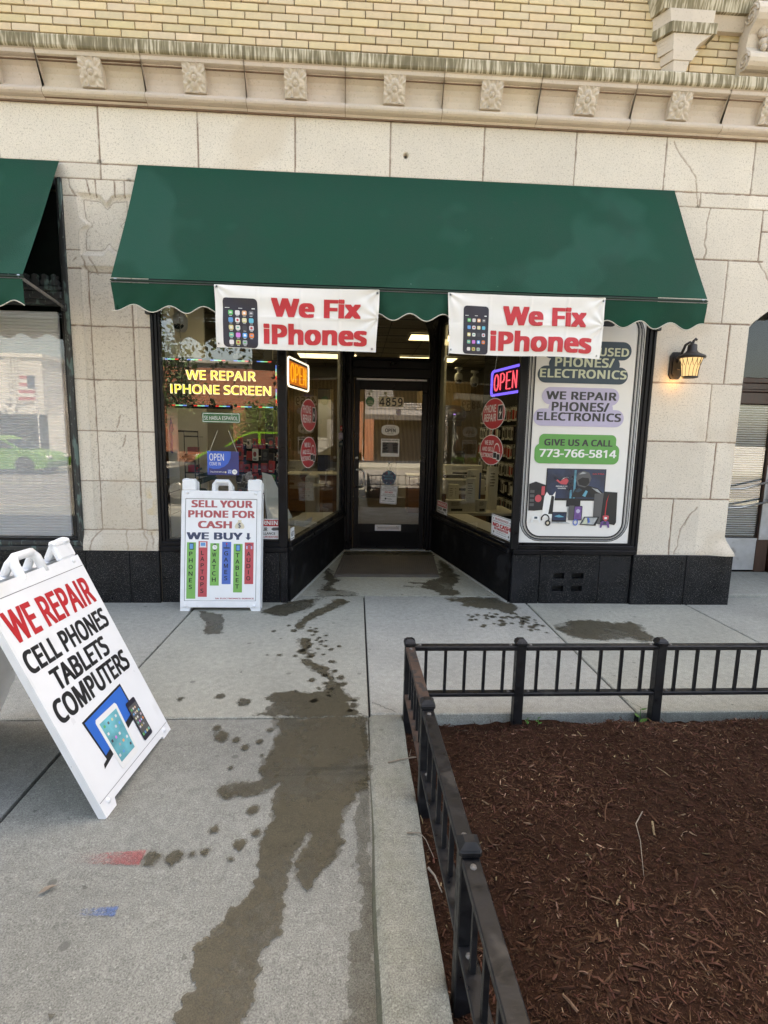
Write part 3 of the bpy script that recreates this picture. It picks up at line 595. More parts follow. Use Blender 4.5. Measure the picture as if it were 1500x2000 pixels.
# frieze and band course
fx = [-2.076+.76*k for k in range(-3, 9)]; bx = [-3.6, -2.83, -2.075, -1.3, -.54, .21, .97, 1.72, 2.815, 3.42, 4.2]
Fs = [(-4.4, 3.566, 4.7, 3.566), (-4.4, 3.982, 4.7, 3.982), (-4.4, 3.449, 4.7, 3.449)]+[(x, 3.566, x, 3.985) for x in fx]+[(x, 3.449, x, 3.566) for x in bx]
def f_frieze(X, Z):
    cr = [[(2.545, 3.95), (2.60, 3.86), (2.70, 3.76), (2.765, 3.67), (2.775, 3.57)], [(2.775, 3.565), (2.785, 3.50), (2.80, 3.445)]]
    h, t = joints(X, Z, Fs, seed=3, cracks=cr); k = np.floor((X+2.076)/.76).astype(int); r = np.random.default_rng(5).uniform(.89, 1.06, 64)
    t = t*np.where(Z > 3.566, r[k % 64], r[(k+20) % 64])[..., None]
    d = np.hypot(X-.33, (Z-3.735))-.022; g = 1-sstep(-.008, .004, d); h = h-.02*g; t = t*(1-.5*g[..., None]*np.array([1, 1.1, 1.2]))   # old anchor hole
    for cx, cz in ((1.62, 3.46), (2.80, 3.45), (-1.86, 3.445), (-2.08, 3.58)):
        g = 1-sstep(.0, .012, np.hypot(X-cx, Z-cz)-.016+.006*vnoise(X, Z, 60, 7)); t = t*(1-g[..., None]*.55)
    return h, t
hmesh('frieze', -4.4, 4.7, 3.445, 3.988, f_frieze)
# pilaster
def cusp(X, Z, cx, cz, ax):   # an inward pointed bump on a panel side
    a, b = (X-cx, Z-cz) if ax == 'v' else (Z-cz, X-cx)
    return b-.046*np.exp(-np.abs(a)/.022)*1.15
def f_pil(X, Z):
    segs = [(-2.375, z, -1.742, z) for z in (.645, 1.066, 1.488, 1.911, 2.339)]+[(-2.375, z, -2.27, z) for z in (2.78, 2.92, 3.325)]+[(-1.85, z, -1.742, z) for z in (2.78, 2.92, 3.325)]
    segs += [(x, .645, x, 2.76) for x in (-2.226, -1.888)]+[(-2.226, 2.758, -1.888, 2.758)]
    segs += [(-1.80, .645, -1.80, 2.34)]*0+[(-2.12, 3.325, -2.122, 3.445), (-1.975, 3.33, -1.975, 3.445), (-1.90, 3.33, -1.90, 3.445), (-2.19, 3.445, -2.17, 3.34)]
    cr = [[(-2.33, 3.445), (-2.31, 3.38), (-2.275, 3.335)], [(-2.26, 2.87), (-2.235, 2.79), (-2.20, 2.75)], [(-2.21, 2.87), (-2.17, 2.80), (-2.15, 2.745)], [(-2.02, 1.62), (-2.035, 1.56), (-2.05, 1.52)], [(-1.985, 1.46), (-2.0, 1.40), (-2.02, 1.36)],
          [(-2.02, .64), (-2.0, .57), (-2.01, .47)], [(-1.87, .64), (-1.84, .55), (-1.85, .47)], [(-2.235, .64), (-2.29, .56), (-2.32, .47)], [(-1.80, .62), (-1.78, .50)], [(-2.335, 2.84), (-2.305, 2.865)]]
    h, t = joints(X, Z, segs, w=.005, seed=9, cracks=cr)
    r = np.random.default_rng(3).uniform(.91, 1.06, 16); k = np.searchsorted([.645, 1.066, 1.488, 1.911, 2.339, 2.78], Z); t = t*r[k][..., None]
    # lower panel
    def prof(d, h, t):
        rec = np.where(d < 0, 1.0, np.clip(1-d/.046, 0, 1)); rec = np.where(d > 0, np.sin(rec*math.pi/2)**.8, 1.0); h = h-.02*rec
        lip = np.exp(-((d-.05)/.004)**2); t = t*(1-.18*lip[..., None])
        return h, t
    d1 = np.maximum(np.abs(X+2.057)-.168, np.maximum(.66-Z, Z-2.757)); h, t = prof(d1, h, t)
    bz = 1-.046*0
    dx0 = X+2.225-.044*np.exp(-((Z-3.118)/.03)**2)-.012*np.exp(-((Z-3.118)/.09)**2); dx1 = -1.889-X-.044*np.exp(-((Z-3.118)/.03)**2)-.012*np.exp(-((Z-3.118)/.09)**2)
    dz1 = 3.302-Z-.052*np.exp(-((X+2.045)/.03)**2)-.012*np.exp(-((X+2.045)/.09)**2); dz0 = Z-2.928-.05*np.exp(-((X+2.045)/.03)**2)
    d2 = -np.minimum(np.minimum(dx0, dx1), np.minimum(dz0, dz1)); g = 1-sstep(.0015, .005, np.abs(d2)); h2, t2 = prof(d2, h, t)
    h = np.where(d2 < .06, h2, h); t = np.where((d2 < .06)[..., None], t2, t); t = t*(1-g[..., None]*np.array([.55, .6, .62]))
    # flared plinth at the foot
    h = h+.03*sstep(.63, .50, Z)
    y = np.exp(-(((X+1.80)/.05)**2))*sstep(1.05, .95, Z)*sstep(.5, .7, Z)*(vnoise(X, Z, 16, 3) > .1); t = t*(1-y[..., None]*np.array([.03, .12, .3]))
    return h, t
hmesh('pilaster', -2.375, -1.742, .468, 3.447, f_pil)
# right hand pier, running over the arch of the next entrance
Cs = [(2.53, z, 3.378, z) for z in (.985, 1.5, 2.01)]+[(2.53, 2.52, 3.37, 2.52), (2.53, 3.04, 3.42, 3.04), (2.846, .47, 2.846, .985), (3.19, .985, 3.19, 1.5), (3.09, 1.5, 3.09, 2.01), (3.195, 2.01, 3.195, 2.52), (3.115, 2.52, 3.115, 3.04), (3.38, 3.04, 3.375, 3.449), (3.38, 3.28, 4.7, 3.28)]
def f_pier(X, Z):
    cr = [[(2.905, 3.445), (2.888, 3.30), (2.90, 3.15), (2.908, 3.04)], [(3.385, 3.04), (3.46, 2.93), (3.56, 2.80), (3.7, 2.72)], [(3.07, .91), (3.0, .82), (2.945, .70), (2.925, .56), (2.90, .48)], [(3.005, .82), (2.98, .74)], [(2.60, .99), (2.585, 1.1)]]
    h, t = joints(X, Z, Cs, w=.006, seed=21, cracks=cr); k = np.searchsorted([.985, 1.5, 2.01, 2.52, 3.04], Z); r = np.random.default_rng(8).uniform(.91, 1.06, 16); t = t*r[(k*2+(X > 3.1)) % 16][..., None]
    h = h+.05*sstep(.63, .47, Z)*sstep(3.2, 3.37, X)+.008*sstep(.6, .47, Z); return h, t
def hole_pier(x, z): return ((x > 3.37+.075*np.clip((.64-z)/.17, 0, 1)) & (z < 2.5)) | ((x > 3.37) & (z < 2.5+.62*np.clip(x-3.37, 0, .9)**.8) & (z >= 2.5))
hmesh('stone_pier', 2.53, 4.7, .468, 3.447, f_pier, hole_pier)
core = MB()
core.box(-2.372, -1.745, .028, .34, .1, 3.45, STONE); core.box(2.533, 3.367, .016, 1.25, .1, 3.45, STONE)
core.box(-16, 16, .02, .35, 3.452, 4.37, STONE); core.box(-16, 16, .03, 11, 5.34, 11.5, CREAM_BRICK); core.box(-16, 16, .012, .35, 4.34, 5.34, MORTAR); core.box(-16, 16, .35, 11, 3.4, 5.34, MORTAR)
core.box(-16, -6.6, 0, .35, 0, 3.46, STONE); core.box(5.6, 16, 0, .35, 0, 3.46, STONE)
core.box(-16, -4.4, -.005, .3, 3.45, 4.36, STONE); core.box(4.7, 16, -.005, .3, 3.45, 4.36, STONE)
core.box(-16, 16, 10.6, 11, 0, 3.4, CREAM_BRICK); core.box(-16, -15.6, .3, 10.6, 0, 3.4, CREAM_BRICK); core.box(15.6, 16, .3, 10.6, 0, 3.4, CREAM_BRICK)
core.build('wall_core', B)
# arch jamb of the next entrance
aj = MB(); pts = [(3.37, .03), (3.37, 2.5)]+[(3.37+x, 2.5+.62*x**.8) for x in (.1, .25, .45, .7, .9)]+[(5.2, 3.07)]
for i in range(len(pts)-1):
    (a, b), (c, d) = pts[i], pts[i+1]; aj.add([(a, .003, b), (c, .003, d), (c, 1.1, d), (a, 1.1, b)], [(0, 1, 2, 3)], STONE)
aj.build('entrance_arch', B)
# brickwork
bw = MB(); r = random.Random(4)
for j in range(17):
    z = 4.347+j*.0585; x = -4.4+(0 if j % 2 else -.102)+r.uniform(-.006, .006)
    while x < 4.7:
        k = r.gauss(1, .045); bw.tint = (k*r.uniform(.97, 1.04), k, k*r.uniform(.88, 1.06)); dy = r.uniform(-.0015, .0015)
        L = .2035+r.uniform(-.004, .004); bw.box(x+.0038, x+L-.0038, -.004+dy, .02, z+.0035, z+.0525, CREAM_BRICK, .0028); x += L
bw.tint = (1, 1, 1); bw.build('brickwork', B)
# cornice
cp = [(.02, 3.984), (-.024, 3.984), (-.03, 3.998), (-.046, 4.001), (-.064, 4.006), (-.077, 4.018), (-.081, 4.032), (-.077, 4.046), (-.064, 4.057), (-.05, 4.061), (-.05, 4.074), (-.040, 4.077), (-.040, 4.12), (-.046, 4.155), (-.062, 4.19), (-.088, 4.212), (-.104, 4.219), (-.104, 4.226), (-.128, 4.231), (-.140, 4.237), (-.142, 4.262), (-.152, 4.266)]
cpt = [(-.152, 4.266), (-.163, 4.274), (-.168, 4.285), (-.168, 4.345), (-.162, 4.356), (-.14, 4.362), (.02, 4.39)]
co = MB(); r = random.Random(12)
for k in range(-4, 9):
    x0 = -1.683+.762*(k-1)+.002; x1 = x0+.762-.004; dy, dz = r.uniform(-.002, .002), r.uniform(-.0015, .0015); s = r.uniform(.94, 1.05)
    for P, m in ((cp, TERRA), (cpt, STREAK)):
        n = len(P); co.tint = (s, s*r.uniform(.97, 1.0), s*r.uniform(.95, 1.0)); co.add([(x, y+dy, z+dz) for x in (x0, x1) for y, z in P], [(i, n+i, n+i+1, i+1) for i in range(n-1)], m, False)
        co.add([(x1, y+dy, z+dz) for y, z in P], [tuple(range(n))], m); co.add([(x0, y+dy, z+dz) for y, z in P], [tuple(range(n))[::-1]], m)
    co.tint = (1, 1, 1)
    co.box(x0, x1, -.106, -.09, 4.214, 4.2195, JOINTMORTAR)
co.tint = (1, 1, 1)
co.box(-4.6, 4.7, -.018, .0, 3.975, 3.986, JOINTMORTAR)
inner = [(y+.007, z) for y, z in cp+cpt]; n = len(inner); co.add([(x, y, z) for x in (-4.7, 4.75) for y, z in inner], [(i, n+i, n+i+1, i+1) for i in range(n-1)], JOINTMORTAR)
co.build('cornice', B)
# carved rosette blocks
def rosette():
    g = MB(); N = 40
    def fn(a, b):
        x, z = a*2-1, b*2-1; rr_ = math.hypot(x, z); t = math.atan2(z, x); h = .005
        pet = .55+.32*abs(math.cos(2*t)); e = pet-rr_
        if e > 0: h += .013*min(1, e*5)*(.55+.45*math.sin(min(rr_*3.6, 3.1)))*(1-.35*math.exp(-(math.sin(2*t)/.12)**2))
        h += .012*math.exp(-(rr_/.17)**2)-.008*math.exp(-((rr_-.27)/.05)**2)
        pet2 = abs(math.sin(2*t)); h += .011*math.exp(-((rr_-.98)/.22)**2)*(pet2 > .55)*(.6+.4*math.sin(t*16))
        m = max(abs(x), abs(z)); h += .006*(m > .9)*(.5+.5*math.sin(x*17)*math.sin(z*17+1)) if m > .9 else 0
        return (x*.083, -.066-.058*b-h*1.2, 4.150+z*.083)
    g.grid(fn, N, N, TERRA, True)
    g.T = frame((-.083, 0, 0), (0, -1, 0), (0, 0, 1)); g.prism([(.03, 4.067), (.068, 4.067), (.126, 4.233), (.03, 4.233)], -.166, 0, TERRA); g.T = ID; return g
g0 = rosette(); ros = g0.build('carved_rosette', B)
for i, m in enumerate(range(-3, 9)):
    o = ros if i == 0 else ros.copy()
    if i: COL.objects.link(o); o.parent = B
    o.location = (-2.064+.762*m-.4+.4+.0, 0, 0)
# oriel corbel
cb = MB()
def tier(x0, x1, xb0, xb1, yf, z0, z1, m, x0t=None, x1t=None, yft=None):
    x0t = x0 if x0t is None else x0t; x1t = x1 if x1t is None else x1t; yft = yf if yft is None else yft
    vs = [(x0, yf, z0), (x1, yf, z0), (xb1, .01, z0), (xb0, .01, z0), (x0t, yft, z1), (x1t, yft, z1), (xb1+(x1t-x1), .01, z1), (xb0+(x0t-x0), .01, z1)]
    cb.add(vs, [(0,3,2,1),(4,5,6,7),(0,1,5,4),(1,2,6,5),(2,3,7,6),(3,0,4,7)], m)
tier(2.30, 3.6, 2.25, 3.6, -.115, 4.825, 4.99, STREAK, 2.26, 3.6, -.15); tier(2.24, 3.6, 2.2, 3.6, -.17, 4.99, 5.3, TERRA)
tier(2.36, 2.705, 2.28, 2.705, -.12, 4.735, 4.822, TERRA, 2.345, 2.71, -.125)
tier(2.705, 3.06, 2.705, 3.06, -.045, 4.74, 4.822, TERRA, 2.705, 3.06, -.09)
tier(2.37, 2.735, 2.27, 2.735, -.125, 4.662, 4.732, STREAK, 2.37, 2.735, -.13)
zs = np.linspace(4.55, 4.66, 6)
for i in range(5):
    q = lambda z: ((z-4.55)/.11)**1.7
    tier(2.405-.01*q(zs[i]), 2.585+.12*q(zs[i]), 2.33-.03*q(zs[i]), 2.585+.12*q(zs[i]), -.105-.01*q(zs[i]), zs[i], zs[i+1], TERRA, 2.405-.01*q(zs[i+1]), 2.585+.12*q(zs[i+1]), -.105-.01*q(zs[i+1]))
tier(2.415, 2.57, 2.36, 2.57, -.10, 4.482, 4.548, TERRA, 2.41, 2.615, -.108); tier(2.435, 2.515, 2.38, 2.515, -.085, 4.34, 4.48, TERRA, 2.425, 2.555, -.095)
cb.build('oriel_corbel', B)
sc_ = MB(); sc_.T = frame((3.0, 0, 0), (0, -1, 0), (0, 0, 1))      # u = outwards, v = up, n = -x
pts = [(.0, 4.40)]+[(.10+.065*math.cos(t), 4.50+.065*math.sin(t)) for t in np.linspace(-2.2, 1.2, 9)]+[(.10, 4.60), (.12, 4.68)]+[(.13+.085*math.cos(t), 4.80+.085*math.sin(t)) for t in np.linspace(-1.2, 2.2, 9)]+[(0, 4.9)]
sc_.prism(pts, -.34, 0.0, TERRA)
for (cu, cv, R) in ((.10, 4.50, .055), (.13, 4.80, .07)):
    sc_.tube([(cu+R*(1-k/26)*math.cos(k*.55), cv+R*(1-k/26)*math.sin(k*.55), .004) for k in range(24)], .008, TERRA, 5)
sc_.T = ID
for k in range(26):
    sc_.tint = (.85, .84, .82); a = random.Random(k); sc_.lathe([(0, .03), (.018, .02), (.024, 0), (.018, -.02), (0, -.03)], (3.06+a.random()*.24, -.115-.03*a.random(), 4.55+a.random()*.2), TERRA, 7)
sc_.build('scroll_bracket', B)
# granite plinth
gr = MB()
def gpanel(x0, x1, yf, z1=.458, holes=None):
    if not holes: gr.box(x0+.0015, x1-.0015, yf, .3, -.05, z1, GRANITE, .004); return
    xs = sorted({x0+.0015, x1-.0015, *[h[0] for h in holes], *[h[1] for h in holes]}); zs = sorted({-.05, z1, *[h[2] for h in holes], *[h[3] for h in holes]})
    for i in range(len(xs)-1):
        for j in range(len(zs)-1):
            cx, cz = (xs[i]+xs[i+1])/2, (zs[j]+zs[j+1])/2
            if not any(h[0] < cx < h[1] and h[2] < cz < h[3] for h in holes): gr.poly([(xs[i], yf, zs[j]), (xs[i+1], yf, zs[j]), (xs[i+1], yf, zs[j+1]), (xs[i], yf, zs[j+1])], GRANITE)
    for h in holes:
        for q in ([(h[0], yf, h[2]), (h[1], yf, h[2]), (h[1], .05, h[2]), (h[0], .05, h[2])], [(h[0], yf, h[3]), (h[1], yf, h[3]), (h[1], .05, h[3]), (h[0], .05, h[3])], [(h[0], yf, h[2]), (h[0], .05, h[2]), (h[0], .05, h[3]), (h[0], yf, h[3])], [(h[1], yf, h[2]), (h[1], .05, h[2]), (h[1], .05, h[3]), (h[1], yf, h[3])]): gr.poly(q, GRANITE)
    gr.box(x0+.0015, x1-.0015, .05, .3, -.05, z1, FELT); gr.poly([(x0, yf, z1), (x1, yf, z1), (x1, .06, z1), (x0, .06, z1)], GRANITE)
for a, b in ((-4.6, -3.9), (-3.9, -3.1), (-3.1, -2.36), (-2.36, -1.99), (-1.99, -1.738)): gpanel(a, b, -.028, .462)
gpanel(-1.734, -1.475, -.006); gpanel(-1.472, -.70, -.006); gpanel(-.70, -.632, -.012)
gr.box(-4.6, -.66, .005, .28, -.05, .45, MORTAR); gr.build('granite_plinth', B); gr = MB()
gpanel(1.392, 1.648, -.006); gpanel(1.651, 2.20, -.006, .458, [(1.782, 1.882, .236, .288), (1.952, 2.062, .236, .288), (1.772, 1.88, .118, .17), (1.952, 2.055, .118, .17)]); gpanel(2.203, 2.50, -.006)
gpanel(2.505, 3.005, -.032, .468); gpanel(3.008, 3.452, -.032, .468)
gr.box(3.38, 3.452, .28, .3, -.05, .46, GRANITE); gr.box(1.41, 2.5, .31, .33, -.05, .45, MORTAR)
gr.build('granite_plinth', B)

# ---------------- shop front
L0, L1 = Vector((-.655, .0, 0)), Vector((-.215, 2.2, 0)); LU = (L1-L0).normalized()
R0, R1 = Vector((1.405, .0, 0)), Vector((.985, 2.2, 0)); RU = (R1-R0).normalized()
LG0, RG0 = Vector((-.62, .02, 0)), Vector((1.385, .03, 0))
TL = frame(LG0, LU, (0, 0, 1)); TR = frame(RG0, -RU, (0, 0, 1))       # glass planes, n towards the recess; TR runs u = -distance
sf = MB()
sf.box(-1.742, -1.715, -.01, .10, .462, 2.66, BLACK, .004); sf.box(-1.715, -1.69, .0, .10, .462, 2.66, BLACK, .003); sf.box(-1.69, -1.668, .012, .10, .5, 2.66, BLACK, .003)
sf.box(2.52, 2.545, -.012, .10, .462, 2.66, BLACK, .004); sf.box(2.488, 2.52, .0, .10, .462, 2.66, BLACK, .003); sf.box(2.462, 2.488, .012, .10, .5, 2.66, BLACK, .003)
for x0, x1 in ((-1.742, -.632), (1.392, 2.53)):
    sf.box(x0, x1, -.018, .10, .459, .505, BLACK, .006); sf.box(x0, x1, -.008, .10, .505, .545, BLACK, .006); sf.box(x0, x1, .006, .10, .545, .566, BLACK, .004)
sf.box(-.712, -.632, -.012, .045, .5, 2.66, BLACK, .010); sf.box(1.368, 1.438, -.012, .045, .5, 2.66, BLACK, .010)
sf.box(-1.742, 2.53, .0, .10, 2.60, 3.45, BLACK, .004)
sf.build('window_frame', B)
for nm, T, Ln, sg in (('left', TL, 2.2, 1), ('right', TR, 2.2, -1)):
    bk = MB(); bk.T = T
    a, b = (0.0, Ln) if sg > 0 else (-Ln, 0.0)
    bk.box(a, b, -.05, .462, -.04, .010, BLACKWORN); bk.box(a, b, .462, .51, -.05, .035, BLACK, .006); bk.box(a, b, .51, .555, -.05, .018, BLACK, .005)
    bk.box(a, b, 2.85, 3.1, -.04, .01, BLACK); bk.box(a, b, 3.1, 3.45, -.04, .012, BLACK)
    bk.box(a, b, -.02, .012, .01, .03, CONCL, .004)
    e0, e1 = (1.98, 2.2) if sg > 0 else (-2.2, -1.98)
    bk.box(e0, e1, .5, 2.9, -.045, -.012, WHITEP, .003); bk.box(*( (2.10, 2.2) if sg > 0 else (-2.2, -2.10)), .5, 2.9, -.03, .02, BLACK, .004)
    bk.build('recess_bulkhead', B)
def pane(name, T, u0, v0, u1, v1, parent=B, m=GLASS, n=0):
    g = MB(); g.T = T; g.rect(u0, v0, u1, v1, m, n); return g.build(name, parent)
wl = pane('window_pane', XZ(.03), -1.668, .566, -.705, 2.6); wr = pane('window_pane', XZ(.03), 1.438, .566, 2.462, 2.6, B, GLASSP)
pane('window_pane', TL, .01, .555, 2.1, 2.85, B, GLASSS); pane('window_pane', TR, -2.1, .555, -.01, 2.85, B, GLASSS)
# recess ceiling and inner structure
rc = MB(); rc.box(-.7, 1.45, .1, 2.3, 3.1, 3.2, WHITEP); rc.build('recess_ceiling', B)  # out of view; made white to bounce light into the recess
# door and its surround at the back of the recess
dj = MB(); YD = 2.2
dj.box(-.215, -.155, YD-.02, YD+.10, 0, 3.1, BLACK, .006); dj.box(-.155, -.105, YD, YD+.10, 0, 3.1, BLACK, .006); dj.box(-.105, -.072, YD+.02, YD+.10, 0, 2.44, BLACK, .006)
dj.box(.935, .99, YD-.02, YD+.10, 0, 3.1, BLACK, .006); dj.box(.90, .935, YD, YD+.10, 0, 3.1, BLACK, .006); dj.box(.872, .90, YD+.02, YD+.10, 0, 2.44, BLACK, .006)
dj.box(-.105, .90, YD+.01, YD+.10, 2.225, 2.34, BLACK, .006); dj.box(-.105, .90, YD, YD+.10, 2.34, 2.44, BLACK, .01); dj.box(-.105, .90, YD-.012, YD+.10, 2.44, 2.475, BLACK, .008)
dj.box(-.155, -.075, YD+.005, YD+.1, 2.475, 3.1, BLACK, .004)
T_ = XZ(YD+.03)
dj.T = T_; dj.prism([(.90, 2.475), (.90, 3.1), (.56, 3.1), (.70, 3.02), (.80, 2.92), (.855, 2.78), (.872, 2.6), (.872, 2.475)], -.02, .02, BLACK); dj.T = ID
dj.box(-.1, .90, YD-.03, YD+.1, -.02, .012, ALU, .004)
dj.build('door_frame', B)
pane('transom_pane', XZ(YD+.05), -.075, 2.475, .9, 3.1)
YF = YD+.035
dr = MB(); dr.box(-.068, .0, YF, YF+.045, .012, 2.222, BLACK, .004); dr.box(.80, .868, YF, YF+.045, .012, 2.222, BLACK, .004); dr.box(.0, .80, YF, YF+.045, 2.075, 2.222, BLACK, .004); dr.box(.0, .80, YF, YF+.045, .012, .345, BLACK, .004)
dr.box(.02, .78, YF-.004, YF, .05, .235, BLACKWORN, .003)
door = dr.build('door', B)
pane('glass', XZ(YF+.02), .0, .345, .80, 2.075, door)
h_ = MB(); h_.tube([(-.03, YF, 1.058), (.02, YF-.055, 1.058), (.055, YF-.062, 1.045), (.068, YF-.062, 1.01), (.068, YF-.062, .88), (.055, YF-.062, .842), (.02, YF-.055, .83), (-.03, YF, .83)], .0115, STEEL, 10); h_.build('handle', door)
h_ = MB(); h_.T = XZ(YF); h_.lathe([(.02, 0), (.02, .006), (.014, .012), (0, .013)], (-.028, 1.208, 0), STEEL, 16); h_.build('lock', door)
h_ = MB(); h_.box(.222, .567, YF-.006, YF, .255, .338, SHEETW, .003); h_.box(.245, .545, YF-.012, YF-.006, .270, .324, STEEL, .003); h_.box(.26, .53, YF-.0135, YF-.012, .292, .300, GREYINK)
h_.build('mail_slot', door)
h_ = MB(); h_.box(-.045, .85, YF-.018, YF, 2.192, 2.216, STEEL, .003); h_.build('top_weatherstrip', door)
# ---------------- left bay: blind window with bronze frame
lb = MB()
lb.box(-2.405, -2.376, -.02, .1, .46, 3.449, VERDIGRIS, .004); lb.box(-2.43, -2.405, .0, .1, .5, 3.449, VERDIGRIS, .004); lb.box(-2.455, -2.43, .02, .1, .55, 2.5, BLACK, .003)
lb.box(-6.6, -2.376, -.03, .1, .46, .50, VERDIGRIS, .005); lb.box(-6.6, -2.376, -.012, .1, .50, .545, VERDIGRIS, .008); lb.box(-6.6, -2.43, .01, .1, .545, .565, BLACK, .003)
lb.box(-6.6, -2.43, .0, .1, 2.50, 2.535, VERDIGRIS, .006); lb.box(-6.6, -2.43, -.015, .1, 2.535, 2.60, VERDIGRIS, .01); lb.box(-6.6, -2.43, -.03, .1, 2.60, 2.635, VERDIGRIS, .008)
for k in range(30):
    x = -2.47-k*.075; lb.T = XZ(-.02, x, 2.635); lb.prism([(-.03, 0), (.03, 0), (.034, .03), (.018, .05), (.024, .075), (0, .09), (-.024, .075), (-.018, .05), (-.034, .03)], -.02, .012, VERDIGRIS); lb.T = ID
lb.box(-6.6, -2.43, .0, .1, 3.40, 3.449, VERDIGRIS, .005)
lb.box(-6.6, -6.5, .0, .1, .46, 3.449, VERDIGRIS)
lb.box(-6.6, -2.376, .5, .6, 0, 3.4, FELT)
lb.box(-6.6, -2.43, .14, .16, 2.53, 3.4, GOODSDK)
lb.build('bronze_window_frame', B)
pane('window_pane', XZ(.05), -6.5, .56, -2.45, 2.5, B, GLASSD); pane('transom_pane', XZ(.05), -6.5, 2.64, -2.43, 3.4)
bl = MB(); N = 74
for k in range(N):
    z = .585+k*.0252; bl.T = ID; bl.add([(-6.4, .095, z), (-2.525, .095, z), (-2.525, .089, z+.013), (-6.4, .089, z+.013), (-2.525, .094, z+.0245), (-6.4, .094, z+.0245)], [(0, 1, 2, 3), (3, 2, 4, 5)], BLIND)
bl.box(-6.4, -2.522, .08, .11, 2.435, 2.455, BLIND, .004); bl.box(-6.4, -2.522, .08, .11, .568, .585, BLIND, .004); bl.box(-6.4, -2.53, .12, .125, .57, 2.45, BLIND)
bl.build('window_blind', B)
# ---------------- entrance on the right
YE = 1.1
en = MB(); en.box(3.37, 5.4, YE+.12, YE+.2, 0, 3.4, FELT)
en.box(4.56, 4.70, YE-.02, YE+.05, .03, 2.05, DARKWOOD, .006); en.box(3.4, 3.55, YE-.02, YE+.05, .03, 2.05, DARKWOOD, .006)
en.box(3.4, 5.3, YE-.03, YE+.06, 1.925, 2.055, DARKWOOD, .008); en.box(3.4, 5.3, YE-.05, YE+.02, 2.055, 2.085, DARKWOOD, .006); en.box(3.4, 5.3, YE-.035, YE+.04, 2.15, 2.21, DARKWOOD, .008); en.box(3.4, 5.3, YE-.02, YE+.04, 2.085, 2.15, DARKWOOD, .004)
en.box(4.72, 4.80, YE-.05, YE+.05, .03, 2.05, DARKWOOD, .006)
arcp = [(4.45+.86*math.cos(t), YE-.02, 2.25+.86*math.sin(t)) for t in np.linspace(0, math.pi, 25)]
en.tube(arcp, .05, DARKWOOD, 6); en.tube([(4.45+(p[0]-4.45)*1.09, YE-.05, 2.25+(p[2]-2.25)*1.09) for p in arcp], .04, DARKWOOD, 6); en.tube([(4.45+(p[0]-4.45)*.9, YE+.02, 2.25+(p[2]-2.25)*.9) for p in arcp], .03, DARKWOOD, 6)
n = len(arcp); en.add([(4.45+(p[0]-4.45)*1.1, YE-.01, 2.25+(p[2]-2.25)*1.1) for p in arcp]+[(4.45+(p[0]-4.45)*2.2, YE-.01, 2.25+(p[2]-2.25)*2.2) for p in arcp], [(i, i+1, n+i+1, n+i) for i in range(n-1)], DARKWOOD)
en.build('entrance_frame', B)
pane('fanlight_pane', XZ(YE), 3.55, 2.2, 5.3, 3.15, B, GLASSP)
ed = MB(); ed.box(3.55, 4.70, YE-.012, YE+.02, .05, .41, ALU, .004); ed.box(4.57, 4.69, YE-.03, YE-.0, .41, 1.26, ALU, .003); ed.box(3.55, 4.70, YE-.016, YE-.004, .40, .425, ALU, .003)
for k in range(9): ed.T = XZ(YE-.03); ed.lathe([(.006, 0), (.004, .003), (0, .004)], (4.582, .45+k*.095, 0), STEEL, 6); ed.lathe([(.006, 0), (.004, .003), (0, .004)], (4.678, .45+k*.095, 0), STEEL, 6); ed.T = ID
edo = ed.build('entrance_door', B)
pane('glass', XZ(YE+.005), 3.55, .42, 4.57, 1.92, edo)
eb = MB()
for z0, z1 in ((1.00, 1.10), (.79, .87)): eb.tube([(3.6, YE-.10, z0-.03), (4.25, YE-.11, z0), (4.64, YE-.09, z1), (4.66, YE-.03, z1+.01)], .012, STEEL, 8)
eb.tube([(4.64, YE-.09, 1.10), (4.645, YE-.085, .87)], .011, STEEL, 8); eb.build('push_bar', edo)
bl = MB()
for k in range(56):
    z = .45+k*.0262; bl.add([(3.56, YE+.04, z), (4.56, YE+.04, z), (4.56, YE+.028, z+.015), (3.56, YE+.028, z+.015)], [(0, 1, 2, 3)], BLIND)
bl.box(3.56, 4.56, YE+.045, YE+.05, .44, 1.92, GREYINK); bl.build('door_blind', edo)
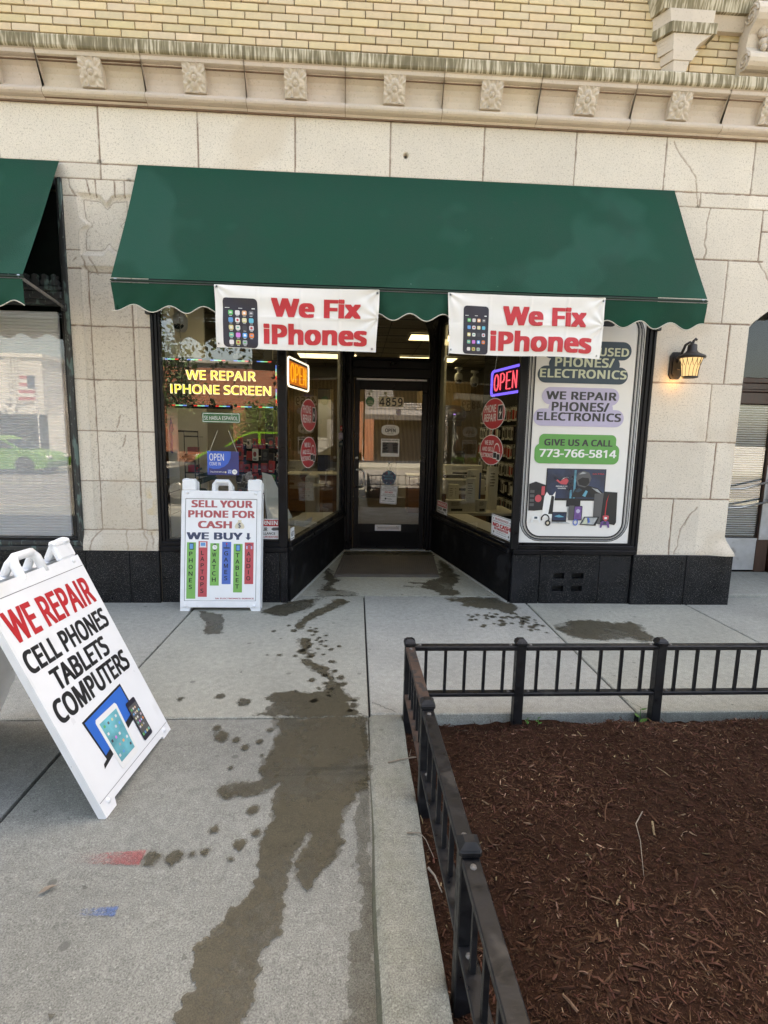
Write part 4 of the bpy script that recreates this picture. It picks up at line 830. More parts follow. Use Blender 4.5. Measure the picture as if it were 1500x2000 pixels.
# ================================================================== AWNINGS
def awning(x0, x1, label, seed, sag=.010):
    A = thing('awning', label, 'awning', ((x0+x1)/2, -.3, 2.55))
    c = MB(); r = random.Random(seed); ph = [r.uniform(0, 6) for _ in range(6)]
    def top(a, b):
        x = x0+(x1-x0)*a; y = -.02-.575*b; z = 3.562-1.0*b-.012*math.sin(math.pi*b)
        y += -.006*math.sin(math.pi*b)*math.sin(x*1.9+ph[0])-.0025*math.sin(x*7+b*4+ph[1])*math.sin(math.pi*b); return (x, y, z)
    c.grid(top, 90, 24, CANVAS); c.build('canopy', A)
    s = MB(); s.box(x0, x1, -.598, -.580, 2.535, 2.556, CANVASDARK, .004); s.tube([(x0-.003, -.601, 2.545), (x1+.003, -.601, 2.545)], .0045, CANVASDARK, 8); s.tube([(x0-.003, -.6075, 2.531), (x1+.003, -.6075, 2.531)], .0025, GREYINK, 6)
    s.build('front_bar', A)
    v = MB(); nsc = (x1-x0)/.2465; hem = []
    ph0 = -.1 if x0 > -3 else .45
    def hemz(x):
        t = (x-x0)/(x1-x0)*nsc; return 2.337+.052*abs(math.sin(math.pi*(t+ph0)))**1.5*0+.025*(1-math.cos(2*math.pi*(t+ph0)))+.0
    def vy(x, f): return -.604-.006*f*math.sin(x*21+ph[2])-.009*f*math.sin(x*8.3+ph[3])-.004*math.sin(x*33+f*5+ph[4])*f+.012*f
    def val(a, b):
        x = x0+(x1-x0)*a; zt = 2.528; zb = hemz(x); x += (.022*b if a < .004 else 0); return (x, vy(x, b), zt+(zb-zt)*b)
    v.grid(val, 260, 8, CANVAS); v.build('valance', A)
    p = MB(); p.tube([(x0+(x1-x0)*k/260, vy(x0+(x1-x0)*k/260, 1)-.001, hemz(x0+(x1-x0)*k/260)-.002) for k in range(261)], .0042, PIPING, 6); p.build('piping', A)
    for x in (x0+.03, x1-.03):
        a = MB(); a.tube([(x, -.598, 2.55), (x, -.03, 2.47)], .011, STEEL, 8); a.box(x-.02, x+.02, -.04, -.0, 2.44, 2.50, VERDIGRIS, .004); a.build('arm', A)
    return A
awning(-1.779, 2.574, 'wide dark green canvas awning with scalloped valance over the recessed shop entrance', 3)
awning(-6.9, -2.377, 'dark green canvas awning over the window with white blinds', 8)

# ================================================================== PRINTED BANNERS
ICON = [(.10,.45,.14), (.62,.6,.6), (.75,.4,.2), (.12,.12,.13), (.1,.3,.6), (.7,.7,.7), (.65,.6,.35), (.1,.45,.6), (.7,.6,.3), (.7,.7,.68), (.05,.05,.06), (.6,.6,.65), (.15,.45,.35), (.6,.2,.6), (.1,.35,.75), (.75,.22,.06), (.7,.65,.65), (.5,.5,.15), (.35,.37,.4)]
ICM = [mat('app icon colour %d' % i, c, .5, var=.05) for i, c in enumerate(ICON)]
PHONEB = mat('dark phone print', (.018, .016, .028), .45, var=.2, scale=8)
def phone_print(g, u0, v0, u1, v1, n, cut=False, cols=4, rows=5, body=PHONEB):
    w, h = u1-u0, v1-v0
    g.rect(u0, v0, u1, v1, body, n, min(w*.13, .03))
    if not cut: g.rect(u0+w*.07, v0+h*.12, u1-w*.07, v1-h*.12, GREYINK, n+.0006)
    k = 0; a0, a1 = u0+w*.13, u1-w*.09; t1 = v1-h*(.22 if cut else .16); b0 = v0+h*(.03 if cut else .28)
    sx = (a1-a0)/cols; sy = (t1-b0)/rows; q = min(sx, sy)*.68
    for j in range(rows):
        for i in range(cols):
            if (j == rows-1 and i == cols-1): continue
            cx, cy = a0+sx*(i+.5), t1-sy*(j+.5); m = ICM[k % len(ICM)]; k += 1
            g.rect(cx-q/2, cy-q/2, cx+q/2, cy+q/2, m, n+.0012, q*.22)
            if k % 3 == 0: g.disc(cx, cy, q*.27, q*.27, WHITEINK if k % 2 else REDBAR, n+.0018, 10)
            elif k % 3 == 1 and q > .02: g.rect(cx-q*.25, cy-q*.12, cx+q*.25, cy+q*.16, ICM[(k*5) % len(ICM)], n+.0018)
            if q > .025: g.rect(cx-q*.3, cy-q*.72, cx+q*.3, cy-q*.64, WHITEINK, n+.0012)
    if cut: g.rect(u0+w*.07, v1-h*.205, u0+w*.2, v1-h*.195, WHITEINK, n+.0012); g.rect(u0+w*.45, v1-h*.205, u0+w*.56, v1-h*.195, WHITEINK, n+.0012); g.rect(u0+w*.83, v1-h*.21, u0+w*.92, v1-h*.19, WHITEINK, n+.0012)
def banner(x0, x1, z0, z1, label, seed, ph_, t1, t2, slope=.0):
    r = random.Random(seed); ph = [r.uniform(0, 6) for _ in range(8)]; w, h = x1-x0, z1-z0
    bn = MB()
    def warp(u, v, n):
        a = u/w; b = v/h; f = (1-b)
        y = n+.009*f*math.sin(u*5+ph[0])+.004*math.sin(u*11+v*9+ph[1])*f+.0035*math.sin(v*38+ph[2])*math.sin(u*3+ph[3])+.004*math.exp(-((b-.52)/.02)**2)*(.4+.6*math.sin(u*4+ph[4]))
        for cu, cv in ((0, h), (w, h), (w, h*.55)):      # pulls at the grommets
            d = math.hypot(u-cu, v-cv); ang = math.atan2(v-cv, u-cu); y += .006*math.exp(-d/.16)*math.sin(ang*9+ph[5])
        for fx_ in (.26, .52, .76): y += .0025*math.exp(-((a-fx_)/.006)**2)
        du = .014*(1-b)*(.5-a)*2+.004*math.sin(b*5+ph[6])*(1 if a < .05 or a > .95 else 0)
        dv = slope*a*(1-b)*w-.006*math.sin(math.pi*a)*b*1.0+.004*math.sin(a*7+ph[7])*(1-b)
        return (u+du, v+dv, y)
    bn.warp = warp; bn.T = XZ(-.632, x0, z0)
    bn.grid(lambda a, b: (a*w, b*h, 0), 140, 60, VINYL)
    phone_print(bn, ph_[0]*w, 0.004, ph_[1]*w, ph_[2]*h, .0015, True)
    bn.text('We Fix', t1[0]*w, t1[1]*h, t1[2]*w, t1[3]*h, RED, .003, .05, 1.05); bn.text('iPhones', t2[0]*w, t2[1]*h, t2[2]*w, t2[3]*h, RED, .003, .05, 1.05)
    for u, v in ((.014*w, .96*h), (.986*w, .95*h), (.014*w, .06*h), (.975*w, .05*h)): bn.ring(u, v, .011, .011, .006, STEEL, .0022, 14); bn.disc(u, v, .005, .005, INK, .0022, 10)
    bn.warp = None; bn.T = ID
    for u, v in ((.014*w, .96*h), (.986*w, .95*h), (.004*w, .55*h)):
        p = bn_p = (x0+u, -.632, z0+v); bn.tube([p, (p[0]+.004, -.625, p[2]+.012), (p[0]-.003, -.612, p[2]+.02)], .003, INK, 5)
    bn.tube([(x0+.02, -.635, z0+.02), (x0+.01, -.65, z0-.015), (x0-.015, -.64, z0-.03), (x0-.02, -.642, z0-.055)], .0014, PIPING, 4)
    return tag(bn.build('banner'), label, 'banner', 'phone repair banners on the awning')
banner(-1.058, .112, 2.098, 2.532, 'white WE FIX IPHONES banner hanging left of the door above the scrolling yellow sign', 2, (.045, .258, .80), (.342, .525, .893, .835), (.292, .085, .937, .425))
banner(.615, 1.782, 2.108, 2.534, 'white WE FIX IPHONES banner hanging right of the door above the red OPEN neon', 5, (.105*.9, .255, .80), (.345, .505, .885, .83), (.27, .075, .935, .425), -.008)

# ================================================================== SANDWICH BOARDS
def outline(w, h, foot=.03, footw=.075, top=.0, ear=.12, notch=.1, hand=(-.08, .10)):
    """moulded board: two feet below, two ears and a handle above"""
    a = w/2
    return [(-a, 0), (-a+footw, 0), (-a+footw+.012, foot), (a-footw-.012, foot), (a-footw, 0), (a, 0), (a, h-.012), (a-.012, h), (a-ear, h), (a-ear-.008, h-notch), (hand[1], h-notch), (hand[1]-.004, h-.03), (hand[1]-.03, h-.003), (hand[0]+.03, h-.003), (hand[0]+.004, h-.03), (hand[0], h-notch), (-a+ear+.008, h-notch), (-a+ear, h), (-a+.012, h), (-a, h-.012)]
def board(w, h, T, parent, name, border=None):
    g = MB(); g.T = T; P = outline(w, h)
    # handle opening is cut by building the top strip in pieces
    hz = h-.1
    lower = [p for p in P if p[1] <= hz+.0001]
    g.prism([(-w/2, 0), (-w/2+.075, 0), (-w/2+.087, .03), (w/2-.087, .03), (w/2-.075, 0), (w/2, 0), (w/2, hz), (-w/2, hz)], -.032, 0, PLASTIC)
    for s in (-1, 1): g.box(*sorted((s*w/2, s*(w/2-.12))), hz-.001, h, -.032, 0, PLASTIC, .010)
    for s in (-1, 1): g.box(*sorted((s*w/2-s*.02, s*(w/2-.055))), h-.018, h+.004, -.036, -.004, PLASTIC, .004)
    hp = [(-.07, hz-.02, -.014), (-.068, h-.045, -.014), (-.05, h-.018, -.014), (.05, h-.018, -.014), (.068, h-.045, -.014), (.07, hz-.02, -.014)]
    g.tube(hp, .0185, PLASTIC, 8)
    if border:   # raised rim round the sheet
        u0, v0, u1, v1 = border; t = .006
        g.box(-w/2, u0, 0.03, hz, 0, t, PLASTIC, .003); g.box(u1, w/2, .03, hz, 0, t, PLASTIC, .003); g.box(u0, u1, v1, hz, 0, t, PLASTIC, .003); g.box(u0, u1, .03, v0, 0, t, PLASTIC, .003)
    for s in (-1, 1):
        for v in (.045, h-.12): g.lathe([(.012, 0), (.011, .006), (.006, .009), (0, .0095)], (s*(w/2-.05), v, .006 if border else 0), PLASTIC, 12)
    return g.build(name, parent)
# near board, turned side on to the street
s1o = Vector((-.9824, -2.3433, -.022)); yaw, tilt = math.radians(85.6), math.radians(25.2)
uu = Vector((math.cos(yaw), math.sin(yaw), 0)); nn = Vector((math.sin(yaw), -math.cos(yaw), 0)); vv = Vector((0, 0, 1))*math.cos(tilt)-nn*math.sin(tilt)
S1 = thing('sandwich_board', 'white board with red WE REPAIR and laptop print at an angle on near pavement', 'sandwich board', tuple(s1o))
T1 = frame(s1o, uu, vv)
board(.611, 1.113, T1, S1, 'front_panel')
apex = s1o+vv*1.10
vb = Vector((0, 0, 1))*math.cos(tilt)+nn*math.sin(tilt); ob_ = apex-vb*1.10-nn*.02
T1b = frame(ob_, -uu, vb); board(.611, 1.113, T1b, S1, 'rear_panel')
lg = MB(); lg.T = T1
lg.rect(-.3, .955, .3, .9575, GREYINK, .0006); lg.rect(-.3, .062, .3, .064, GREYINK, .0006); lg.rect(-.296, .066, .296, .953, SHEETW, .0008)
lg.text('WE REPAIR', -.278, .77, .268, .905, RED, .0016, .035, 1.0)
lg.text('CELL PHONES', -.285, .638, .272, .735, INK, .0016, .038, 1.0); lg.text('TABLETS', -.208, .523, .18, .618, INK, .0016, .038, 1.0); lg.text('COMPUTERS', -.277, .408, .262, .508, INK, .0016, .038, 1.0)
LB = mat('laptop screen print', (.02, .14, .55), .4, var=.15, scale=3); LT = mat('tablet screen print', (.12, .40, .46), .4, var=.6, scale=6)
lg.prism([(-.183, .362), (.130, .380), (.134, .235), (-.16, .168)], .0012, .0016, INK); lg.prism([(-.172, .353), (.122, .370), (.124, .24), (-.155, .185)], .0018, .0020, LB); lg.prism([(-.195, .147), (-.187, .165), (.15, .240), (.178, .222)], .0016, .0018, INK)
lg.prism([(-.121, .318), (-.112, .330), (.036, .330), (.044, .318), (.03, .09), (.02, .082), (-.102, .082), (-.112, .092)], .0024, .0028, WHITEINK)
lg.prism([(-.105, .305), (.028, .305), (.016, .110), (-.096, .110)], .0030, .0032, LT)
for j in range(5):
    for i in range(4):
        if (i+j*3) % 5 != 4: lg.rect(-.092+i*.03, .275-j*.036, -.080+i*.03, .287-j*.036, ICM[(i*3+j*5) % len(ICM)], .0036, .003)
phone_print(lg, .092, .088, .170, .288, .004, False)
for i in range(4): lg.rect(.100+i*.0165, .112, .112+i*.0165, .124, ICM[(i*4) % 19], .0054, .002)
lg.build('printed_sheet', S1)
# board leaning in front of the window
yb, yt = -.24, -.075
v2 = Vector((0, yt-yb, 1.1)).normalized(); s2o = Vector((-1.171, yb, .0))
S2 = thing('sandwich_board', 'white board with red SELL YOUR PHONE FOR CASH lettering leaning under the shop window', 'sandwich board', tuple(s2o))
T2 = frame(s2o, (1, 0, 0), v2); w2 = .668
board(w2, 1.118, T2, S2, 'front_panel', (-.302, .085, .297, .95))
n2 = Vector((1, 0, 0)).cross(v2); T2b = frame(s2o-n2*.072+Vector((0, 0, .0)), (1, 0, 0), v2); board(w2, 1.10, T2b, S2, 'rear_panel')
lg = MB(); lg.T = T2
lg.rect(-.302, .085, .297, .95, GREYINK, .0006); lg.rect(-.298, .088, .293, .946, SHEETW, .001)
lg.text('SELL YOUR', -.252, .876, .258, .938, REDB, .0016, .045, 1.04); lg.text('PHONE FOR', -.278, .79, .279, .852, REDB, .0016, .045, 1.04); lg.text('CASH', -.195, .70, .088, .762, REDB, .0016, .045, 1.04)
lg.text('WE BUY', -.288, .604, .178, .665, NAVY, .0016, .045, 1.04)
lg.prism([(.215, .663), (.237, .663), (.237, .625), (.250, .625), (.226, .602), (.202, .625), (.215, .625)], .0012, .0016, NAVY)
BAG = mat('money bag print', (.62, .56, .42), .5)
lg.prism([(.118, .70), (.186, .70), (.193, .715), (.186, .735), (.165, .757), (.168, .772), (.136, .772), (.139, .757), (.118, .735), (.111, .715)], .0012, .0016, BAG); lg.text('$', .139, .703, .165, .75, NAVY, .002, .01)
bars = [('PHONES', -.247, .58, .103, GREENBAR), ('LAPTOPS', -.151, .59, .119, REDBAR), ('WATCH', -.053, .574, .215, GREENBAR), ('GAMES', .046, .586, .228, BLUEBAR), ('TABLET', .142, .57, .158, GREENBAR), ('AUDIO', .235, .583, .229, REDBAR)]
for wd, uc, vt, vbm, m in bars:
    lg.rect(uc-.0375, vbm, uc+.0375, vt, m, .0012); n = len(wd); y = vt-.075; st = (vt-.075-vbm-.02)/n if wd not in ('PHONES',) else .056
    st = min(st, .058)
    for ch in wd: lg.line(ch, uc-.004, y-.04, .036, INK, .0018, .02, 1.15, .034); y -= st
    i = bars.index((wd, uc, vt, vbm, m))
    if i in (0, 4): lg.rect(uc-.018, vt-.062, uc+.018, vt-.006, INK, .0018, .004); lg.rect(uc-.014, vt-.056, uc+.014, vt-.012, ICM[4], .0022)
    if i == 1: lg.rect(uc-.026, vt-.045, uc+.026, vt-.008, WHITEINK, .0018, .003); lg.rect(uc-.02, vt-.04, uc+.02, vt-.012, ICM[4], .0022); lg.rect(uc-.03, vt-.052, uc+.03, vt-.046, WHITEINK, .0018)
    if i == 2: lg.rect(uc-.009, vt-.066, uc+.009, vt-.004, INK, .0016); lg.disc(uc, vt-.034, .02, .02, WHITEINK, .002); lg.rect(uc-.001, vt-.034, uc+.001, vt-.02, INK, .0024); lg.rect(uc-.001, vt-.035, uc+.01, vt-.033, INK, .0024)
    if i == 3: lg.rect(uc-.026, vt-.058, uc+.026, vt-.044, NAVY, .0018, .003); lg.rect(uc-.002, vt-.045, uc+.002, vt-.02, INK, .0018); lg.disc(uc, vt-.016, .007, .007, RED, .002, 12)
    if i == 5: lg.ring(uc, vt-.036, .022, .024, .006, NAVY, .0018, 20, 0, math.pi); lg.rect(uc-.026, vt-.056, uc-.014, vt-.03, LILAC, .002); lg.rect(uc+.014, vt-.056, uc+.026, vt-.03, LILAC, .002)
lg.text('SA ELECTRONICS SERVICE', -.044, .1, .28, .1125, REDB, .0016, .04, 1.05)
lg.build('printed_sheet', S2)

# ================================================================== WALL LAMP
LX, LY = 2.79, -.135
WLp = thing('wall_lantern', 'lit dark bronze wall lantern with curved ribbed shade on the stone pier', 'wall lamp', (LX, 0, 2.15))
g = MB(); g.T = XZ(0, 2.735, 2.155); g.prism([(-.032, -.115), (.032, -.115), (.055, -.08), (.055, .08), (.032, .115), (-.032, .115), (-.055, .08), (-.055, -.08)], 0, .018, LAMPMETAL); g.prism([(-.02, -.09), (.02, -.09), (.036, -.07), (.036, .07), (.02, .09), (-.02, .09), (-.036, .07), (-.036, -.07)], .018, .03, LAMPMETAL); g.build('backplate', WLp)
g = MB(); g.tube([(2.74, -.03, 2.18), (2.735, -.08, 2.245), (2.745, -.11, 2.315), (2.77, -.128, 2.335), (2.792, LY, 2.318)], [.012, .012, .011, .011, .012], LAMPMETAL, 8)
g.tube([(2.79, LY, 2.30), (2.795, LY, 2.345), (2.81, LY-.005, 2.362), (2.82, LY-.005, 2.35)], .011, LAMPMETAL, 8); g.tube([(2.74, -.03, 2.13), (2.75, -.07, 2.12)], .01, LAMPMETAL, 6); g.build('bracket_arm', WLp)
g = MB(); g.lathe([(0, 2.322), (.022, 2.32), (.036, 2.312), (.038, 2.268), (.044, 2.262), (.05, 2.25), (.085, 2.232), (.107, 2.222), (.112, 2.212), (.108, 2.203), (.09, 2.200), (0, 2.203)], (LX, LY, 0), LAMPMETAL, 24); g.build('lamp_roof', WLp)
SHADE = glow('lit lamp shade', (1.0, .72, .38), 1.15)
g = MB(); shp = [(.088, 2.20), (.080, 2.175), (.071, 2.14), (.064, 2.10), (.060, 2.06), (.060, 2.052)]; g.lathe(shp, (LX, LY, 0), SHADE, 28); g.build('lamp_shade', WLp)
g = MB()
for k in range(14):
    t = 2*math.pi*k/14
    for dt in (-.0, ):
        g.tube([(LX+(r_+.0015)*math.cos(t+.22*math.cos(min(1, (2.2-z)/.075)*math.pi/2)), LY+(r_+.0015)*math.sin(t+.22*math.cos(min(1, (2.2-z)/.075)*math.pi/2)), z) for r_, z in [(.088, 2.20), (.084, 2.19), (.080, 2.175), (.075, 2.155), (.071, 2.14), (.064, 2.10), (.060, 2.052)]], .0022, LAMPMETAL, 4)
        g.tube([(LX+(r_+.0015)*math.cos(t-.22*math.cos(min(1, (2.2-z)/.075)*math.pi/2)), LY+(r_+.0015)*math.sin(t-.22*math.cos(min(1, (2.2-z)/.075)*math.pi/2)), z) for r_, z in [(.088, 2.20), (.084, 2.19), (.080, 2.175), (.075, 2.155), (.071, 2.14)]], .0022, LAMPMETAL, 4)
g.build('shade_ribs', WLp)
g = MB(); g.lathe([(.0, 2.054), (.058, 2.054), (.066, 2.05), (.066, 2.042), (.05, 2.038), (0, 2.038)], (LX, LY, 0), LAMPMETAL, 24); g.build('lamp_base', WLp)
pl = bpy.data.lights.new('lantern_bulb', 'POINT'); pl.energy = 0.10; pl.color = (1, .55, .22); pl.shadow_soft_size = .03; po = bpy.data.objects.new('lantern_bulb', pl); COL.objects.link(po); po.location = (2.725, -.085, 2.03)

# ================================================================== POSTER
POSTERINK = mat('soft black print', (.035, .034, .036), .5, var=.08)
pt = MB(); pt.T = XZ(.020)
pt.rect(1.436, .562, 2.466, 2.62, VINYL, 0)
# phone outline: several nested rounded rims, like the chrome edge of a handset
for k, (d, w, m) in enumerate(((0.0, .008, INK), (.014, .005, SLATE), (.022, .010, INK), (.040, .004, GREYINK), (.048, .014, INK))):
    pt.rframe(1.445+d, .578+d*.75, 2.452-d, 2.60-d*.6, w, .19-d, m, .001+.0003*k)
pt.rect(1.80, 2.47, 2.19, 2.56, INK, .0028, .045)
def pill(u0, v0, u1, v1, m, n): pt.rect(u0, v0, u1, v1, m, n, (v1-v0)/2)
pill(1.56, 2.19, 2.345, 2.345, SLATE, .0029); pill(1.62, 2.08, 2.25, 2.215, SLATE, .0033); pill(1.525, 1.985, 2.33, 2.13, SLATE, .0036); pt.rect(1.70, 2.06, 2.2, 2.25, SLATE, .0025)
pt.text('WE SELL USED', 1.60, 2.222, 2.322, 2.293, CREAMINK, .0045, .03, 1.05); pt.text('PHONES/', 1.672, 2.125, 2.20, 2.205, CREAMINK, .0045, .03, 1.05); pt.text('ELECTRONICS', 1.545, 2.03, 2.318, 2.105, CREAMINK, .0045, .03, 1.05)
pill(1.575, 1.80, 2.268, 1.95, LILAC, .003); pill(1.64, 1.70, 2.22, 1.84, LILAC, .0033); pill(1.51, 1.615, 2.325, 1.765, LILAC, .0036); pt.rect(1.68, 1.66, 2.17, 1.88, LILAC, .0025)
pt.text('WE REPAIR', 1.612, 1.845, 2.245, 1.915, POSTERINK, .0045, .034, 1.05); pt.text('PHONES/', 1.668, 1.745, 2.185, 1.825, POSTERINK, .0045, .034, 1.05); pt.text('ELECTRONICS', 1.54, 1.662, 2.30, 1.735, POSTERINK, .0045, .034, 1.05)
pt.rect(1.575, 1.37, 2.275, 1.545, GREENP, .003, .045); pt.rect(1.54, 1.285, 2.31, 1.46, GREENP, .0033, .055)
pt.text('GIVE US A CALL', 1.622, 1.443, 2.243, 1.502, POSTERINK, .0045, .034, 1.04); pt.text('773-766-5814', 1.583, 1.342, 2.285, 1.413, WHITEINK, .0045, .026, 1.0)
SCREEN = mat('monitor picture print', (.018, .032, .075), .35, var=.8, scale=4); CYANP = mat('cyan print', (.08, .28, .38), .4, var=.7, scale=9); CHROMEP = mat('pale grey print', (.33, .35, .36), .4, var=.5, scale=18); PURP = mat('purple print', (.14, .07, .24), .4, var=.4, scale=20)
pt.rect(1.662, .955, 2.207, 1.242, INK, .003); pt.rect(1.670, .975, 2.199, 1.236, SCREEN, .0035)
pt.rect(1.915, .975, 1.935, 1.23, CYANP, .004); pt.rect(1.885, .975, 1.905, 1.05, CYANP, .004)
pt.prism([(1.752, 1.135), (1.80, 1.102), (1.85, 1.10), (1.868, 1.135), (1.85, 1.155), (1.82, 1.15), (1.79, 1.125), (1.765, 1.145)], .004, .0042, REDBAR); pt.prism([(1.80, 1.14), (1.84, 1.165), (1.87, 1.16), (1.85, 1.165), (1.82, 1.158)], .0043, .0045, WHITEINK)
pt.text('REPUBLIC OF', 1.755, 1.078, 1.86, 1.088, WHITEINK, .0043, .02); pt.text('GAMERS', 1.772, 1.060, 1.845, 1.070, WHITEINK, .0043, .02)
pt.text('ULTRA', 2.085, 1.192, 2.19, 1.205, RED, .0043, .01)
for k, (P, m) in enumerate(((([(1.90, .985), (1.93, 1.06), (1.99, 1.10), (2.06, 1.09), (2.14, 1.07), (2.19, 1.03), (2.195, .985)]), INK), ([(1.955, 1.09), (1.93, 1.15), (1.95, 1.205), (2.0, 1.225), (2.05, 1.21), (2.075, 1.16), (2.055, 1.10), (2.02, 1.075)], GREYINK), ([(1.965, 1.10), (1.95, 1.14), (1.99, 1.165), (2.05, 1.16), (2.06, 1.12), (2.03, 1.085)], INK), ([(1.955, 1.19), (1.99, 1.215), (2.03, 1.205), (2.0, 1.198)], CHROMEP), ([(2.08, 1.075), (2.14, 1.06), (2.18, 1.02), (2.13, 1.04)], CHROMEP), ([(1.93, 1.04), (1.97, 1.07), (2.0, 1.05), (1.96, 1.03)], SLATE), ([(2.0, 1.0), (2.03, 1.05), (2.05, 1.04), (2.03, .99)], CYANP))): pt.prism(P, .0042+.0002*k, .0043+.0002*k, m)
pt.rect(1.86, .90, 1.99, .955, INK, .003); pt.rect(1.875, .80, 1.975, .90, CHROMEP, .0029)
pt.prism([(1.515, .86), (1.57, .858), (1.665, .868), (1.668, 1.09), (1.57, 1.122), (1.51, 1.10)], .0032, .0036, INK); pt.disc(1.60, .97, .03, .033, REDBAR, .004); pt.rect(1.625, 1.0, 1.655, 1.08, REDBAR, .004); [pt.rect(1.522, .90+.04*k, 1.562, .925+.04*k, GREYINK, .004) for k in range(4)]
pt.prism([(1.64, .80), (1.735, .79), (1.755, 1.035), (1.73, 1.0), (1.70, 1.0), (1.675, 1.03), (1.655, .99)], .0042, .0046, WHITEINK); pt.prism([(1.70, .83), (1.74, .83), (1.745, .99), (1.72, 1.0)], .0047, .0049, INK)
pt.prism([(2.115, .75), (2.19, .74), (2.205, 1.03), (2.115, 1.02)], .0042, .0044, GREYINK); pt.prism([(2.185, .76), (2.32, .735), (2.335, .76), (2.325, 1.035), (2.2, 1.042)], .0044, .0048, INK); pt.prism([(2.222, .82), (2.228, .95), (2.25, 1.02), (2.236, .95), (2.23, .82)], .005, .0052, RED)
pt.rect(1.735, .76, 1.87, .85, INK, .0050); pt.rect(1.742, .775, 1.862, .843, SCREEN, .0053); pt.prism([(1.755, .81), (1.80, .825), (1.85, .805), (1.80, .80)], .0055, .0056, CYANP); pt.prism([(1.73, .745), (1.91, .745), (1.87, .76), (1.735, .76)], .005, .0053, CHROMEP)
pt.rect(1.885, .775, 1.94, .91, GREYINK, .0056, .008); pt.rect(1.935, .775, 2.012, .908, INK, .0058, .009); pt.rect(1.94, .782, 2.006, .902, PURP, .006, .006); pt.disc(1.973, .86, .018, .018, LILAC, .0062)
pt.prism([(1.995, .735), (2.145, .728), (2.175, .812), (2.035, .81)], .0064, .0068, INK); pt.prism([(2.01, .742), (2.125, .738), (2.158, .803), (2.042, .803)], .007, .0072, CHROMEP); pt.prism([(2.02, .745), (2.06, .745), (2.075, .78), (2.05, .80)], .0074, .0075, CREAMINK); pt.prism([(2.07, .75), (2.09, .76), (2.08, .80), (2.06, .80)], .0074, .0075, BLUEBAR)
pt.ring(1.955, .757, .024, .03, .009, BLUEBAR, .0074, 20); pt.ring(1.675, .785, .040, .045, .011, INK, .0064, 24, -.3, 3.5); pt.disc(1.70, .748, .026, .028, INK, .0066); pt.disc(1.70, .748, .012, .013, BAG, .007)
for cx, m, cy in ((1.588, WHITEINK, .785), (2.23, PURP, .745)):
    pt.rect(cx-.034, cy-.012, cx+.034, cy+.026, m, .0066, .012); pt.prism([(cx-.045, cy-.034), (cx-.03, cy-.036), (cx-.018, cy), (cx-.038, cy+.018)], .0068, .007, m); pt.prism([(cx+.045, cy-.034), (cx+.03, cy-.036), (cx+.018, cy), (cx+.038, cy+.018)], .0068, .007, m); pt.rect(cx-.014, cy, cx+.014, cy+.02, SLATE, .0072, .004)
pt.prism([(2.205, .82), (2.235, .826), (2.262, .82), (2.26, .79), (2.235, .768), (2.208, .79)], .0068, .007, REDBAR); pt.rect(2.222, .79, 2.246, .808, WHITEINK, .0073, .004)
tag(pt.build('window_poster'), 'tall white phone-shaped poster with green GIVE US A CALL panel filling the right window', 'poster')

# ================================================================== SIGNS ON AND BEHIND THE GLASS
LEDY = glow('yellow led', (1.0, .80, .10), 1.6); LEDW = glow('white led', (1.0, .97, .72), 1.5)
ls_ = thing('led_sign', 'scrolling yellow WE REPAIR IPHONE SCREEN led board behind the left window', 'led sign', (-1.2, .12, 1.9))
g = MB(); g.box(-1.70, -.725, .115, .15, 1.70, 2.125, FELT, .004); g.build('panel', ls_)
def ledtext(g, t, u0, v0, u1, v1):
    g.text(t, u0, v0, u1, v1, LEDW, .001, .030, 1.0); g.text(t, u0+.006, v0+.006, u1-.004, v1-.004, LEDY, .003, .012, 1.0)
g = MB(); g.T = XZ(.114); ledtext(g, 'WE REPAIR', -1.505, 1.94, -.91, 2.022); ledtext(g, 'IPHONE SCREEN', -1.638, 1.82, -.78, 1.902); g.build('lit_text', ls_)
RB = [glow('led red', (1, .06, .05), 1.0), glow('led green', (.35, 1, .4), 1.0), glow('led cyan', (.3, .9, 1), 1.1), glow('led blue', (.12, .25, 1), 1.1)]
def dash(u0, v0, u1, v1, flip=False):
    g = MB(); g.T = XZ(.114)
    for k in range(4):
        a, b = k/4, (k+1)/4; m = RB[3-k] if flip else RB[k]; hz_ = abs(u1-u0) > abs(v1-v0)
        if hz_: g.rect(u0+(u1-u0)*a, v0-.0045, u0+(u1-u0)*b, v0+.0045, m, .002)
        else: g.rect(u0-.0045, v0+(v1-v0)*a, u0+.0045, v0+(v1-v0)*b, m, .002)
    g.build('lit_dash', ls_)
for k in range(5): dash(-1.685+k*.196, 2.107, -1.56+k*.196, 2.107, True); dash(-1.63+k*.185, 1.722, -1.505+k*.185, 1.722)
for k in range(2): dash(-1.688, 1.74+k*.2, -1.688, 1.86+k*.2, k == 0); dash(-.738, 1.76+k*.2, -.738, 1.88+k*.2)
for x in (-1.545, -.95): g = MB(); g.tube([(x+.004*math.sin(k*1.57), .135, 2.12+k*.03) for k in range(33)], .004, STEEL, 4); g.build('chain', ls_)
def letters_open(g, u0, v0, w, h, n, m, r):
    cw = w/4*.70; gp = w/4
    def pth(pts, i, closed=False): g.tube([(u0+gp*i+p[0]*cw, v0+p[1]*h, n) for p in pts], r, m, 6, closed)
    pth([(.5+.5*math.cos(t), .5+.5*math.sin(t)) for t in np.linspace(0, 2*math.pi, 22)[:-1]], 0, True)
    pth([(.08, 0), (.08, 1), (.6, 1), (.9, .92), (1, .74), (.9, .56), (.6, .46), (.12, .46)], 1)
    pth([(1, 0), (.1, 0), (.1, 1), (1, 1)], 2); pth([(.12, .5), (.85, .5)], 2)
    pth([(.08, 0), (.08, 1), (.92, 0), (.92, 1)], 3)
